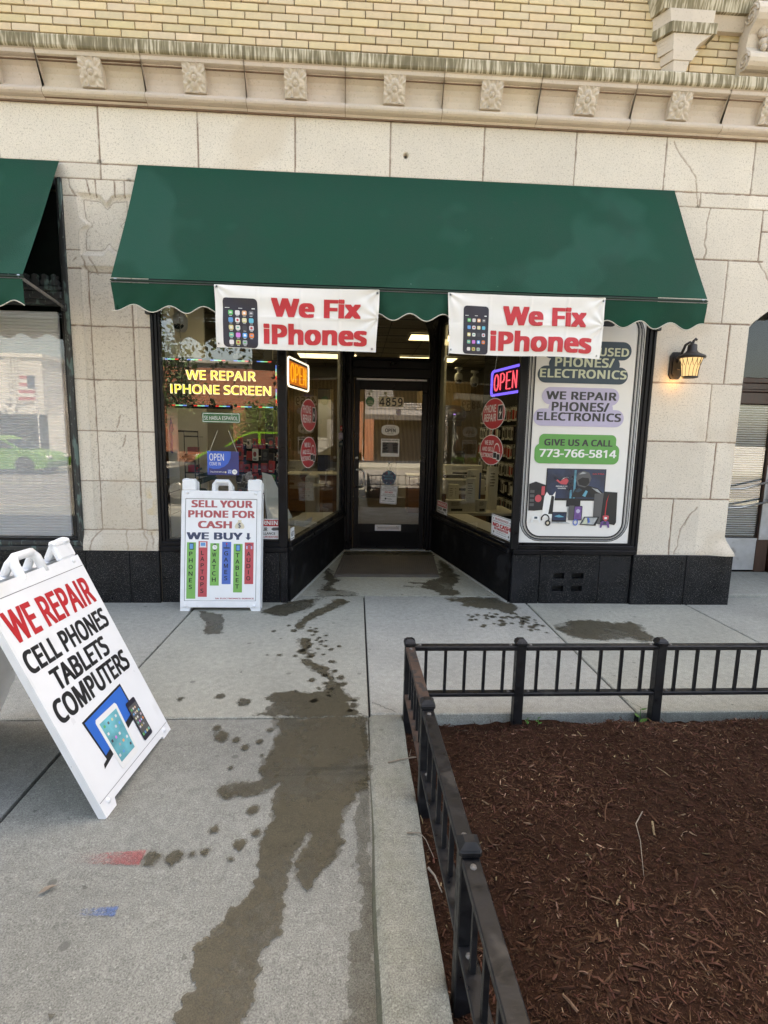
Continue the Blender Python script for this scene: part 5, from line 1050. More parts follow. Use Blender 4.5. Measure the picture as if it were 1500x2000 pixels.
def neon(name, T, u0, v0, u1, v1, label, mf, ml, tilt=0, double=False):
    o = T @ Vector(((u0+u1)/2, v0, -.06)); N = thing(name, label, 'neon sign', tuple(o))
    g = MB(); g.T = T; g.rect(u0-.01, v0-.008, u1+.01, v1+.008, FELT, -.024, .03); g.build('backing', N)
    g = MB(); g.T = T
    for d in ((0, .022) if double else (0,)): g.tube([(p[0], p[1], -.014) for p in rrect(u0+d, v0+d*.55, u1-d, v1-d*.55, .04)], .006 if double else .008, mf, 6, True)
    g.build('lit_border', N)
    g = MB(); g.T = T; letters_open(g, u0+.075, v0+.045, u1-u0-.125, v1-v0-.09, -.012, ml, .0055 if not double else .0065); g.build('lit_letters', N)
    for u in (u0+.05, u1-.06): g = MB(); g.T = T; g.tube([(u, v1, -.02), ((u0+u1)/2+(u-(u0+u1)/2)*.6, v1+.35, -.02)], .0015, STEEL, 4); g.build('hanging_wire', N)
    return N
AMB = glow('amber neon', (1.0, .42, .03), 1.7); NW = glow('white neon', (1.0, .93, .80), 2.4); NR = glow('red neon', (1.0, .10, .16), 1.9); NB = glow('blue neon', (.16, .11, 1.0), 2.0)
neon('neon_sign', TL, .03, 1.905, .645, 2.150, 'amber OPEN neon with white border hanging in the left side window', NW, AMB)
neon('neon_sign', TR, -.625, 1.905, -.01, 2.145, 'red OPEN neon with blue border hanging in the right side window', NB, NR, double=True)
g = MB(); g.T = TL; g.rect(.06, 1.93, .62, 2.125, mat('amber lit back film', (.35, .10, .01), .6, emit=.25), -.0225, .02); g.build('glowing_film', [o for o in COL.objects if o.name == 'neon_sign'][0])
def sticker(T, u, v, ru, rv, lines, label, kind):
    g = MB(); g.T = T; n = .002; g.disc(u, v, ru, rv, WHITEINK, n, 40); g.disc(u, v, ru*.955, rv*.955, REDSTK, n+.0008, 40)
    for t, c0, c1, h, wd in lines: g.text(t, u-ru+ru*2*c0, v+rv*c1, u-ru+ru*2*(c0+wd), v+rv*c1+h, WHITEINK, n+.0016, .02)
    if kind == 'phone':
        g.rect(u+ru*.38, v-rv*.42, u+ru*.82, v+rv*.55, INK, n+.002, .012); g.rframe(u+ru*.38, v-rv*.42, u+ru*.82, v+rv*.55, .008, .012, WHITEINK, n+.0024); g.prism([(u+ru*.64, v+rv*.38), (u+ru*.48, v+rv*.02), (u+ru*.58, v+rv*.02), (u+ru*.52, v-rv*.3), (u+ru*.72, v+rv*.1), (u+ru*.61, v+rv*.1)], n+.0026, n+.0028, WHITEINK)
    else:
        g.ring(u+ru*.5, v-rv*.08, ru*.26, rv*.55, .010, WHITEINK, n+.002, 20, 0, math.pi); g.rect(u+ru*.2, v-rv*.55, u+ru*.55, v-rv*.1, INK, n+.0024); g.rframe(u+ru*.2, v-rv*.55, u+ru*.55, v-rv*.1, .008, .004, WHITEINK, n+.0028); g.rect(u+ru*.5, v-rv*.65, u+ru*.8, v-rv*.18, INK, n+.003, .006); g.rframe(u+ru*.5, v-rv*.65, u+ru*.8, v-rv*.18, .007, .006, WHITEINK, n+.0034)
    return tag(g.build('window_sticker'), label, 'sticker')
REDSTK = mat('brick red sticker', (.50, .05, .06), .4, var=.08)
PR = [('PHONE', .11, .10, .075, .50), ('REPAIR', .11, -.48, .075, .52)]; BS = [('WE BUY', .22, .33, .045, .40), ('AND SELL', .11, -.10, .045, .50), ('ELECTRONICS', .06, -.50, .042, .52)]
sticker(TL, .61, 1.680, .268, .155, PR, 'round red PHONE REPAIR sticker below the amber OPEN neon', 'phone')
sticker(TL, .60, 1.322, .27, .152, BS, 'round red WE BUY AND SELL sticker low in the left side window', 'buy')
sticker(TR, -.51, 1.730, .255, .150, PR, 'round red PHONE REPAIR sticker below the red OPEN neon', 'phone')
sticker(TR, -.525, 1.382, .26, .148, BS, 'round red WE BUY AND SELL sticker low in the right side window', 'buy')
def plate(name, T, u0, v0, u1, v1, n, items, label, base=SHEETW, rad=.006, border=None, cat='sign', thick=.003, cords=None):
    g = MB(); g.T = T; g.prism(rrect(u0, v0, u1, v1, rad), n-thick, n, base)
    W_, H_ = u1-u0, v1-v0
    if border: g.rframe(u0+.006, v0+.006, u1-.006, v1-.006, .004, rad, border, n+.0005)
    for it in items:
        if it[0] == 'r': g.rect(u0+W_*it[1], v0+H_*it[2], u0+W_*it[3], v0+H_*it[4], it[5], n+.0008, it[6] if len(it) > 6 else 0)
        elif it[0] == 't': g.text(it[1], u0+W_*it[2], v0+H_*it[3], u0+W_*it[4], v0+H_*it[5], it[6], n+.0016, it[7] if len(it) > 7 else .015)
        elif it[0] == 'd': g.disc(u0+W_*it[1], v0+H_*it[2], it[3], it[3], it[4], n+.0012, 20)
        elif it[0] == 'p': g.prism([(u0+W_*a, v0+H_*b) for a, b in it[1]], n+.0006, n+.0011, it[2])
    if cords:
        for a, b in cords: g.tube([(u0+W_*a[0], v0+H_*a[1], n), (u0+W_*b[0], v0+H_*b[1], n)], .002, PIPING, 4)
    return tag(g.build(name), label, cat)
WARN = [('r', .03, .64, .97, .96, RED), ('t', 'WARNING', .06, .70, .93, .92, WHITEINK, .03), ('t', '24 HOUR', .06, .40, .50, .58, INK, .03), ('t', 'SURVEILLANCE', .05, .22, .72, .34, INK, .02), ('t', 'THESE PREMISES ARE MONITORED', .05, .07, .80, .16, RED, .02), ('p', [(.60, .50), (.66, .58), (.92, .60), (.95, .50), (.85, .44), (.88, .36), (.83, .35), (.80, .44), (.66, .42)], GREYINK)]
plate('warning_sign', XZ(.026), -.97, .572, -.655, .752, 0, WARN, 'red and white 24 hour surveillance warning sign beside the leaning white board')
plate('warning_sign', TR, -2.015, .52, -1.66, .705, .003, WARN, 'small red and white surveillance warning sign at the sill next to the door')
plate('warning_sign', TR, -.428, .562, .0, .765, .003, [('t', 'WARNING!', .18, .77, .82, .88, REDB, .02), ('t', 'PREMISES PROTECTED BY', .10, .68, .92, .72, INK, .01), ('t', 'NO CASH', .08, .44, .93, .63, RED, .05), ('t', 'IN REGISTER', .16, .31, .84, .41, RED, .05), ('t', 'STORE EMPTIED NIGHTLY', .26, .22, .76, .26, GREYINK, .01), ('t', 'ELECTRONIC SURVEILLANCE', .25, .13, .76, .17, GREYINK, .01), ('d', .14, .18, .012, GREYINK), ('d', .86, .18, .012, GREYINK), ('d', .10, .82, .007, GREYINK), ('d', .90, .82, .007, GREYINK)], 'white NO CASH IN REGISTER sign in the corner of the right side window', border=GREYINK)
plate('language_sign', XZ(.024), -1.352, 1.579, -1.032, 1.664, 0, [('t', 'SE HABLA ESPAÑOL', .06, .28, .94, .74, WHITEINK, .0)], 'small green SE HABLA ESPANOL plate below the scrolling yellow sign', base=mat('plate green', (.035, .13, .055), .4), border=WHITEINK)
plate('open_sign', XZ(.024), -1.318, 1.133, -1.05, 1.338, 0, [('p', [(0, 0), (0, 1), (.76, 1), (.74, .72), (.66, .5), (.54, .36), (.38, .27), (.2, .25), (.05, .3)], mat('bright blue print', (.03, .11, .50), .4)), ('t', 'OPEN', .07, .60, .53, .90, WHITEINK, .005), ('t', 'COME IN', .07, .40, .42, .54, WHITEINK, -.005), ('t', 'Shop Small with us', .08, .08, .52, .17, WHITEINK, .0), ('d', .57, .12, .008, BAG), ('r', .64, .06, .77, .24, BLUEBAR), ('t', 'AM', .66, .16, .75, .22, WHITEINK, .01), ('t', 'EX', .66, .08, .75, .14, WHITEINK, .01), ('d', .86, .14, .022, WHITEINK), ('t', 'VS', .82, .11, .90, .17, NAVY, .01)],
      'blue OPEN COME IN sign hanging on strings in the left window', base=mat('dark blue print', (.03, .035, .16), .4), cords=[((.08, .97), (.35, 1.85)), ((.95, .97), (.70, 1.85))])
TD = XZ(YF+.012)
plate('house_number', TD, .243, 1.868, .560, 1.990, 0, [('t', '4', .02, .06, .235, .94, INK, .02), ('t', '8', .285, .06, .475, .94, INK, .02), ('t', '5', .535, .06, .715, .94, INK, .02), ('t', '9', .775, .06, .965, .94, INK, .02), ('r', .252, 0, .256, 1, GREYINK), ('r', .503, 0, .507, 1, GREYINK), ('r', .745, 0, .749, 1, GREYINK)], 'cream 4859 number plate on the door glass', base=PAPER)
g = MB(); g.T = TD; g.prism([(.399+.115*math.copysign(abs(math.cos(t))**.8, math.cos(t)), 1.572+.068*math.copysign(abs(math.sin(t))**.6, math.sin(t))) for t in np.linspace(0, 2*math.pi, 33)[:-1]], -.004, 0, WHITEINK); g.text('OPEN', .332, 1.545, .468, 1.593, INK, .001, .03); g.text('COME IN WE ARE', .34, 1.605, .46, 1.617, GREYINK, .001, .01); g.text('WELCOME', .36, 1.522, .44, 1.533, GREYINK, .001, .01)
for x in (.35, .45): g.tube([(x, 1.63, 0), (.40+(x-.40)*.25, 1.75, 0)], .0016, PIPING, 4)
tag(g.build('open_sign'), 'white shaped OPEN plaque hanging on the door glass', 'sign')
HR = [('t', 'BUSINESS HOURS', .06, .875, .94, .955, INK, .02), ('r', .07, .20, .93, .80, GREYINK)]+[('r', .09, .215+.085*k, .30+.04*(k % 3), .255+.085*k, WHITEINK) for k in range(7)]+[('r', .64, .215+.085*k, .90, .255+.085*k, WHITEINK) for k in range(7)]
plate('hours_sign', TD, .283, 1.232, .520, 1.462, 0, HR, 'grey and white BUSINESS HOURS board on the door glass')
g = MB(); g.T = TD; g.disc(.393, .957, .094, .094, NAVY, .002, 36); g.ring(.393, .957, .09, .09, .004, CYANP, .003); g.text('PHONE', .335, .965, .452, .99, CYANP, .004, .03); g.text('REPAIR', .335, .93, .452, .955, CYANP, .004, .03); g.rect(.378, 1.0, .408, 1.04, CYANP, .004, .004)
for k in range(8):
    t = k*math.pi/4+.4; g.tube([(.393+.062*math.cos(t), .957+.062*math.sin(t), .004), (.393+.08*math.cos(t), .957+.08*math.sin(t), .004)], .004, WHITEINK if k % 2 else REDBAR, 5)
g.tube([(.37, 1.045, .002), (.395, 1.15, 0)], .0016, CREAMINK, 4); g.tube([(.44, 1.035, .002), (.395, 1.15, 0)], .0016, CREAMINK, 4); g.disc(.395, 1.155, .012, .012, WHITEINK, .003)
tag(g.build('repair_sign'), 'round dark blue PHONE REPAIR sign hanging in the door', 'sign')
TDt = TD @ Matrix.Rotation(math.radians(-4), 4, 'Z')
u0_, v0_ = (TDt.inverted() @ (TD @ Vector((.275, .62, 0))))[:2]
DN = [('t', 'STORE USES', .22, .885, .78, .93, INK, .01), ('t', 'VIDEO SURVEILLANCE', .12, .80, .88, .85, INK, .01), ('t', 'DELIVERY DIRECTIONS', .08, .71, .92, .765, INK, .01), ('t', 'DO NOT', .26, .585, .74, .675, RED, .03), ('t', 'LEAVE PACKAGES', .15, .49, .85, .54, INK, .01), ('t', 'OUTSIDE UNATTENDED', .08, .40, .92, .45, INK, .01), ('d', .34, .28, .012, INK), ('t', 'FedEx', .42, .25, .72, .31, INK, .01), ('t', 'UPS / OTHER', .12, .13, .88, .18, INK, .01)]
plate('delivery_sign', TDt, u0_, v0_, u0_+.225, v0_+.245, .004, DN, 'white DO NOT LEAVE PACKAGES notice hanging low in the door', border=INK, rad=.014)
g = MB(); g.T = TD; g.disc(.13, 1.93, .055, .058, mat('sticker green', (.03, .16, .05), .4), -.004, 28); g.text('AMA', .095, 1.905, .165, 1.945, CREAMINK, -.002, .01); g.rect(.10, 1.89, .16, 1.895, CREAMINK, -.002); tag(g.build('door_sticker'), 'round green sticker left of the 4859 number plate', 'sticker')
g = MB(); g.T = TD; g.disc(.50, 1.80, .036, .044, LILAC, -.004, 28); g.ring(.50, 1.80, .036, .044, .006, WHITEINK, -.003); g.rect(.468, 1.79, .532, 1.812, WHITEINK, -.0026); g.text('TRUE', .475, 1.793, .525, 1.808, NAVY, -.002, .02); tag(g.build('door_sticker'), 'small white and lilac badge sticker under the 4859 number plate', 'sticker')
for i, (u0, u1, v0, v1, base, t, lab) in enumerate(((1.95, 2.05, 1.553, 1.61, RED, 'ATM', 'small red sticker topmost on the white post beside the door'), (1.87, 2.09, 1.44, 1.525, LILAC, 'VISA', 'pale card sticker in the middle of the white post beside the door'), (1.87, 2.09, 1.352, 1.42, SLATE, 'CARD', 'dark blue card sticker lowest on the white post beside the door'), (.024, .135, .555, .665, SHEETW, 'ADT', 'small pale sticker at the foot of the left side window'))):
    plate('card_sticker', TL, u0, v0, u1, v1, .003, [('t', t, .15, .3, .85, .7, WHITEINK if base != SHEETW else SLATE, .02), ('r', .1, .08, .9, .14, GREYINK)], lab, base=base, cat='sticker', thick=.001)

# ================================================================== MAT, FENCE, MULCH
RUB = mat('ribbed rubber mat', (.105, .09, .078), .85, var=.3, scale=7)
g = MB(); g.prism([(-.258, .862), (.874, .866), (.955, 1.86), (-.185, 1.86)][::1], .0, .010, RUB)
for k in range(46):
    a = .04+.92*k/45; x0 = -.258+1.132*a; x1 = -.185+1.14*a; g.tube([(x0+(x1-x0)*.08, .945, .0105), (x0+(x1-x0)*.9, 1.77, .0105)], .006, RUB, 5)
for q in (([(-.25, .87, .011), (.866, .874, .011)]), ([(-.25, .9, .011), (.866, .905, .011)]), ([(-.25, .87, .011), (-.18, 1.85, .011)]), ([(.866, .874, .011), (.945, 1.85, .011)])): g.tube(q, .006, RUB, 5)
tag(g.build('doormat'), 'brown ribbed rubber doormat in the recess before the shop door', 'doormat')
ALUD = mat('worn bolt head', (.11, .105, .10), .5, var=.4, scale=60)
FN = thing('planter_fence', 'low black iron railing around the mulch bed', 'fence', (.25, -1.965, 0))
def fpost(x, y, rust=False):
    g = MB(); g.box(x-.025, x+.025, y-.025, y+.025, -.15, .418, IRON, .003); p = g.build('post', FN)
    g = MB(); g.box(x-.030, x+.030, y-.030, y+.030, .414, .436, IRON, .006); g.add([(x-.028, y-.028, .436), (x+.028, y-.028, .436), (x+.028, y+.028, .436), (x-.028, y+.028, .436), (x-.014, y-.014, .450), (x+.014, y-.014, .450), (x+.014, y+.014, .450), (x-.014, y+.014, .450)], [(0,1,5,4),(1,2,6,5),(2,3,7,6),(3,0,4,7),(4,5,6,7)], IRON); g.build('cap', p)
def fpanel(p, q, n, m=IRON):
    p, q = Vector((*p, 0)), Vector((*q, 0)); d = (q-p); L = d.length; d.normalize(); T = frame((p.x, p.y, 0), d, (0, 0, 1)); g = MB(); g.T = T
    a, b = .024, L-.024
    g.box(a, b, .388, .412, -.0235, .0235, m, .003); g.box(a, b, .130, .150, -.0225, .0225, m, .003)
    for u in (a+.03, b-.03): g.T = T @ Matrix.Rotation(-math.pi/2, 4, 'X'); g.lathe([(.009, 0), (.008, .004), (0, .005)], (u, 0, .412), ALUD, 10); g.lathe([(.009, 0), (.008, .004), (0, .005)], (u, 0, .150), ALUD, 10); g.T = T
    pn = g.build('rail_panel', FN)
    for k in range(n):
        u = a+(b-a)*(k+.62)/(n+.24); g = MB(); g.T = T; g.box(u-.0075, u+.0075, .15, .385, -.0075, .0075, IRON, .001); g.build('baluster', pn)
bp_ = [(.255, -1.965), (.848, -1.965), (1.618, -1.962), (2.39, -1.96), (3.16, -1.96)]
for x, y in bp_: fpost(x, y)
for i, n in enumerate((5, 6, 6, 6)): fpanel(bp_[i], bp_[i+1], n)
lp_ = [(.255, -1.965), (.262, -2.60), (.272, -3.345), (.283, -4.09), (.294, -4.84), (.305, -5.6)]
for x, y in lp_[1:]: fpost(x, y)
for i in range(5): fpanel(lp_[i+1], lp_[i], 6, RUST if i == 0 else IRON)
for i in range(4): fpanel((.305+.95*i, -5.6), (.305+.95*(i+1), -5.6), 7)
# mulch
def mz(x, y):
    e = sstep(.24, .6, x)*sstep(-1.93, -2.2, y)
    hump = .085*sstep(.75, 1.35, x)*sstep(-1.95, -2.12, y)*(1-.75*sstep(-2.2, -2.9, y))
    return -.055+.05*e+hump*.72+.026*vnoise(x, y, 2.2, 31)+.016*vnoise(x, y, 7, 32)+.009*vnoise(x, y, 24, 33)-.012*sstep(.5, .25, x)
nx, ny = 330, 420; X, Y = np.meshgrid(np.linspace(.228, 3.3, nx+1), np.linspace(-5.6, -1.925, ny+1)); Zm = mz(X, Y)
i = np.arange(nx*ny); i = (i//nx)*(nx+1)+i % nx
MV = [np.stack([X, Y, Zm], -1).reshape(-1, 3)]; MF = [np.stack([i, i+1, i+nx+2, i+nx+1], -1)]; MT_ = [np.ones((MV[0].shape[0], 3))*.8]; MI = [np.zeros(len(MF[0]))]
# chips: bent slivers and shreds, denser where the camera is near
N = 95000
cx = RNG.uniform(.235, 2.75, N); cy = -1.94-2.15*RNG.uniform(0, 1, N)**.95
L = RNG.gamma(2.2, .0040, N)+.004; big = RNG.uniform(0, 1, N) < .05; L[big] *= 2.4; sm = RNG.uniform(0, 1, N) < .45; L[sm] *= .45; L = np.minimum(L, .07); Wd = L*RNG.uniform(.10, .30, N); Wd = np.clip(Wd, .0012, .008)
an = RNG.uniform(0, 2*np.pi, N); pitch = RNG.normal(0, .30, N); rl = RNG.normal(0, .6, N)
d = np.stack([np.cos(an)*np.cos(pitch), np.sin(an)*np.cos(pitch), np.sin(pitch)], -1); s = np.stack([-np.sin(an)*np.cos(rl), np.cos(an)*np.cos(rl), np.sin(rl)], -1); n = np.cross(d, s)
c = np.stack([cx, cy, mz(cx, cy)+.001+np.abs(np.sin(pitch))*L*.35+RNG.uniform(0, .006, N)], -1)
w0 = Wd*RNG.uniform(.3, 1, N); w1 = Wd*RNG.uniform(.15, 1, N); th = Wd*.35; bend = (RNG.normal(0, .10, N)*L)
rows = []
for t, wv, bz in ((-.5, w0, 0), (0., Wd, 1), (.5, w1, 0)):
    p = c+d*(L*t)[:, None]+n*(bend*bz)[:, None]
    rows += [p-s*wv[:, None]*.5, p+n*th[:, None], p+s*wv[:, None]*.5]
CV = np.stack(rows, 1).reshape(-1, 3); b = (np.arange(N)*9)[:, None]
CF = np.concatenate([b+np.array([[0, 1, 4, 3]]), b+np.array([[1, 2, 5, 4]]), b+np.array([[3, 4, 7, 6]]), b+np.array([[4, 5, 8, 7]])], 0)
tone = RNG.uniform(.45, 1.2, N)*(1+.35*vnoise(cx, cy, 2.4, 77)); warm = RNG.uniform(.85, 1.15, N); pale = RNG.uniform(0, 1, N) < .045; tone[pale] *= RNG.uniform(1.8, 4.5, pale.sum())
tc = np.stack([tone, tone*np.where(pale, 1.35, 1.0)*warm, tone*np.where(pale, 1.35, 1.0)], -1); CT = np.repeat(tc, 9, 0)
off = len(MV[0]); V = np.concatenate([MV[0], CV]); F = np.concatenate([MF[0], CF+off]); T_ = np.concatenate([MT_[0], CT]); I = np.concatenate([np.zeros(len(MF[0])), np.ones(len(CF))])
mu_ = npmesh('mulch', V, F, [MULCHB, MULCHC], T_, I, None, False); mu_['kind'] = 'stuff'; tag(mu_, 'dark brown shredded bark mulch filling the planter', 'mulch')
def twig(pts, r, label, m=TWIG):
    g = MB(); g.tube(pts, [r*(1-.6*k/(len(pts)-1)) for k in range(len(pts))], m, 6); return tag(g.build('twig'), label, 'twig')
Zf = lambda x, y, d=.012: float(mz(np.array(x), np.array(y)))+d
twig([(1.121, -2.737, Zf(1.121, -2.737)), (1.06, -2.80, Zf(1.06, -2.80, .022)), (1.042, -2.867, Zf(1.042, -2.867)), (1.0, -2.95, Zf(1.0, -2.95, .02)), (.961, -3.035, Zf(.961, -3.035, .004))], .0022, 'long pale crooked twig lying on the middle of the mulch')
twig([(.126, -2.362, .010), (.18, -2.345, .012), (.229, -2.333, .012), (.262, -2.310, .0), (.235, -2.27, -.02), (.25, -2.2, -.03)], .003, 'thin bent twig across the kerb near the far end of the railing')
twig([(.172, -2.795, .010), (.221, -2.799, .012), (.241, -2.82, .0), (.262, -2.881, -.02)], .0028, 'thin grey twig on the kerb beside the middle of the railing')
twig([(.232, -2.949, .0), (.250, -2.982, .0), (.268, -3.03, -.02)], .005, 'short pale broken stick between kerb and railing')
def sprout(x, y, s, label):
    r = random.Random(int(x*1000)); z = Zf(x, y, -.005); t = thing('sprout', label, 'weed', (x, y, z))
    g = MB(); g.tube([(x, y, z), (x+.004, y, z+.03*s), (x+.002, y+.004, z+.075*s)], .0018, SPROUT, 5); g.build('stem', t)
    g = MB()
    for k in range(4):
        a = k*1.7+r.random(); zz = z+(.02+.018*k)*s; d = Vector((math.cos(a), math.sin(a)*.6, .35)); q = Vector((-math.sin(a), math.cos(a), .1)); o = Vector((x, y, zz)); ln = .035*s*(1-.1*k)
        g.add([o, o+d*ln*.4+q*ln*.28, o+d*ln*.8+q*ln*.2, o+d*ln*1.1, o+d*ln*.8-q*ln*.2, o+d*ln*.4-q*ln*.28], [(0, 1, 2, 3), (0, 3, 4, 5)], SPROUT)
    g.build('leaf', t)
sprout(1.545, -1.955, 1.35, 'green weed sprouting against the middle rail post'); sprout(.90, -1.99, .6, 'tiny green weed at the foot of the second rail post'); sprout(.965, -1.975, .7, 'small single leaf weed growing in the mulch behind the fence')
g = MB(); zl = gz(-1.05, -2.97)+.006; g.add([(-1.075, -2.985, zl), (-1.062, -2.965, zl+.006), (-1.045, -2.955, zl+.004), (-1.03, -2.953, zl), (-1.04, -2.968, zl+.007), (-1.055, -2.982, zl+.003)], [(0, 1, 2, 3, 4, 5)], TWIG); g.tint = (.4, .4, .4); tag(g.build('fallen_leaf'), 'small dark dry leaf lying on the near pavement', 'leaf')
# ================================================================== SHOP INTERIOR
ii = MB(); ii.box(-2.36, 3.36, .35, 8.3, -.06, -.012, FLOORI); ii.build('shop_floor', B)
ii = MB(); ii.box(-2.37, 3.36, .1, 8.3, 3.1, 3.2, CEIL)
for k in range(14): ii.box(-2.3, 3.3, .55+.6*k, .562+.6*k, 3.092, 3.1, GREYINK)
for k in range(9): ii.box(-2.0+.61*k, -1.988+.61*k, .4, 8.2, 3.0925, 3.1, GREYINK)
ii.build('shop_ceiling', B)
ii = MB(); ii.box(-2.42, -2.36, .35, 8.3, 0, 3.1, GREYWALL); ii.box(3.3, 3.36, .35, 8.3, 0, 3.1, GREYWALL); ii.box(-2.4, 3.36, 8.2, 8.3, 0, 3.1, GREYWALL)
ii.box(-2.36, -1.98, 2.4, 2.46, 0, 3.1, WHITEP); ii.box(2.34, 2.40, .12, 5.4, 0, 3.1, FELT); ii.box(2.40, 3.3, 5.34, 5.4, 0, 3.1, GREYWALL); ii.box(-1.16, -1.06, 1.98, 2.06, 0, 3.1, GOODSDK)
ii.box(-1.742, -1.70, .10, .46, .45, 3.1, WHITEP); ii.box(-1.699, -1.697, .1, .46, .95, .957, GREYINK); ii.box(-1.699, -1.697, .1, .46, .75, .755, GREYINK)
ii.box(-.9, -.62, 7.3, 7.36, 0, 2.5, GOODSDK); ii.box(.05, .95, 8.1, 8.16, 0, 2.4, GOODSDK)
ii.build('shop_wall', B)
ii = MB(); ii.box(-2.36, 3.3, 8.10, 8.19, .85, 2.80, FELT)
for k in range(176): ii.box(-2.35+k*.032, -2.333+k*.032, 8.07, 8.11, .86, 2.79, SLAT)
for k in range(40): ii.box(1.30+k*.03, 1.316+k*.03, 7.2, 7.23, 2.08, 2.72, SLAT)
ii.box(1.29, 2.5, 7.22, 7.26, 2.07, 2.73, FELT)
ii.build('slat_wall', B)
ii = MB(); ii.prism([(0, 0), (1, 0), (1, 1)], 0, 1, WHITEP) if False else None
pf = MB(); T_id = pf.T
pf.add([(-1.69, .10, .54), (-.70, .10, .54), (-.60, .10, .54), (-.31, 1.93, .54), (-.69, 1.87, .54), (-.80, .62, .54), (-1.69, .62, .54)], [(0, 1, 2, 3, 4, 5, 6)], WHITEP)
pf.add([(-.69, 1.87, .54), (-.80, .62, .54), (-.80, .62, .0), (-.69, 1.87, .0)], [(0, 1, 2, 3)], WHITEP); pf.add([(-.80, .62, .54), (-1.69, .62, .54), (-1.69, .62, 0), (-.80, .62, 0)], [(0, 1, 2, 3)], WHITEP)
pf.add([(1.04, 1.93, .54), (1.34, .12, .54), (2.3, .12, .54), (2.3, .5, .54), (1.60, .6, .54), (1.38, 1.93, .54)], [(0, 1, 2, 3, 4, 5)], WHITEP); pf.add([(1.60, .6, .54), (1.38, 1.93, .54), (1.38, 1.93, 0), (1.60, .6, 0)], [(0, 1, 2, 3)], WHITEP)
pf.build('display_platform', B)
TUBEL = glow('fluorescent panel', (1.0, .86, .50), 3.8)
def clight(x0, x1, y0, y1):
    return (x0, x1, y0, y1)
lights = [(.78, 1.98, 3.85, 4.40), (.80, 2.0, 6.2, 6.85), (-1.24, -.04, 6.1, 6.8), (-1.24, -.04, 3.85, 4.4), (1.0, 2.2, 1.3, 1.9), (-1.9, -.7, 1.2, 1.8)]  # last three panels are unseen, added to brighten the interior
LBL = ['lit ceiling light panel nearest the door transom on the right', 'lit ceiling light panel deeper in the shop on the right', 'lit ceiling light panel deep in the shop above the amber neon', 'added unseen ceiling light panel behind the left banner', 'added unseen ceiling light panel above the right window display', 'added unseen ceiling light panel above the left window display']
for i, (x0, x1, y0, y1) in enumerate(lights):
    t = thing('ceiling_light', LBL[i], 'ceiling light', ((x0+x1)/2, (y0+y1)/2, 3.08), 'lit panels in the shop ceiling')
    g = MB(); g.box(x0+.02, x1-.02, y0+.02, y1-.02, 3.078, 3.09, TUBEL); g.build('diffuser', t)
    g = MB(); g.box(x0-.01, x1+.01, y0-.01, y0+.02, 3.070, 3.094, WHITEP); g.box(x0-.01, x1+.01, y1-.02, y1+.01, 3.070, 3.094, WHITEP); g.box(x0-.01, x0+.02, y0+.02, y1-.02, 3.070, 3.094, WHITEP); g.box(x1-.02, x1+.01, y0+.02, y1-.02, 3.070, 3.094, WHITEP); g.build('frame', t)
def counter(x0, x1, y0, y1, label, nd=2):
    t = thing('shop_counter', label, 'counter', ((x0+x1)/2, (y0+y1)/2, 0)); g = MB(); g.box(x0, x1, y0+.02, y1, 0, .72, WOODC); g.build('body', t)
    g = MB(); g.box(x0-.02, x1+.02, y0-.02, y1+.02, .72, .75, WHITEP, .004); g.build('counter_top', t)
    for k in range(3):
        g = MB(); g.box(x0+.01, x1-.01, y0, y0+.02, .02+.235*k, .245+.235*k, WOODC, .004); g.build('drawer_front', t)
counter(-1.35, -.40, 5.6, 6.2, 'brown wooden counter with drawers at the back left of the shop'); counter(1.0, 2.1, 5.6, 6.2, 'brown wooden counter with drawers at the back right of the shop')
g = MB(); g.box(-.86, -.585, 6.9, 6.92, 1.06, 2.24, WHITEP, .003); tag(g.build('reflection_board'), 'tall blank white board standing in for a bright reflection behind the red stickers', 'board')  # added board takes the place of a bright reflection in the side glass
# security cameras
def camera_dome(x, y, z, label, s=1.0, wall=True):
    t = thing('security_camera', label, 'security camera', (x, y, z))
    g = MB(); g.lathe([(0, .14*s), (.05*s, .14*s), (.052*s, .12*s), (.02*s, .11*s), (.018*s, .07*s)], (x, y, z), SHEETW, 16); g.build('mount', t)
    g = MB(); g.lathe([(0, .075*s), (.035*s, .07*s), (.05*s, .045*s), (.052*s, 0), (.045*s, -.035*s), (.03*s, -.055*s), (0, -.06*s)], (x, y, z), SHEETW, 18); g.build('housing', t)
    g = MB(); g.T = frame((x, y-.034*s, z-.022*s), (1, 0, 0), (0, .55, .83)); g.lathe([(.0, .012*s), (.030*s, .012*s), (.034*s, 0)], (0, 0, 0), GOODSDK, 14); g.lathe([(.0, .020*s), (.010*s, .019*s), (.013*s, .012*s)], (0, 0, 0), GREYINK, 12)
    for k in range(7): g.disc(.022*s*math.cos(k*.9), .022*s*math.sin(k*.9), .003*s, .003*s, WHITEINK, .0135*s, 6)
    g.build('lens', t)
camera_dome(-1.60, .32, 2.44, 'white dome security camera at the top left corner of the left window', 1.25)
camera_dome(-1.20, .75, 2.19, 'white dome security camera behind the leaves reflected in the left window', .9)
camera_dome(2.03, 6.3, 2.68, 'left of the two white dome cameras hanging under the shop ceiling on the right', 1.6); camera_dome(2.36, 6.3, 2.62, 'right of the two white dome cameras hanging under the shop ceiling on the right', 1.6)
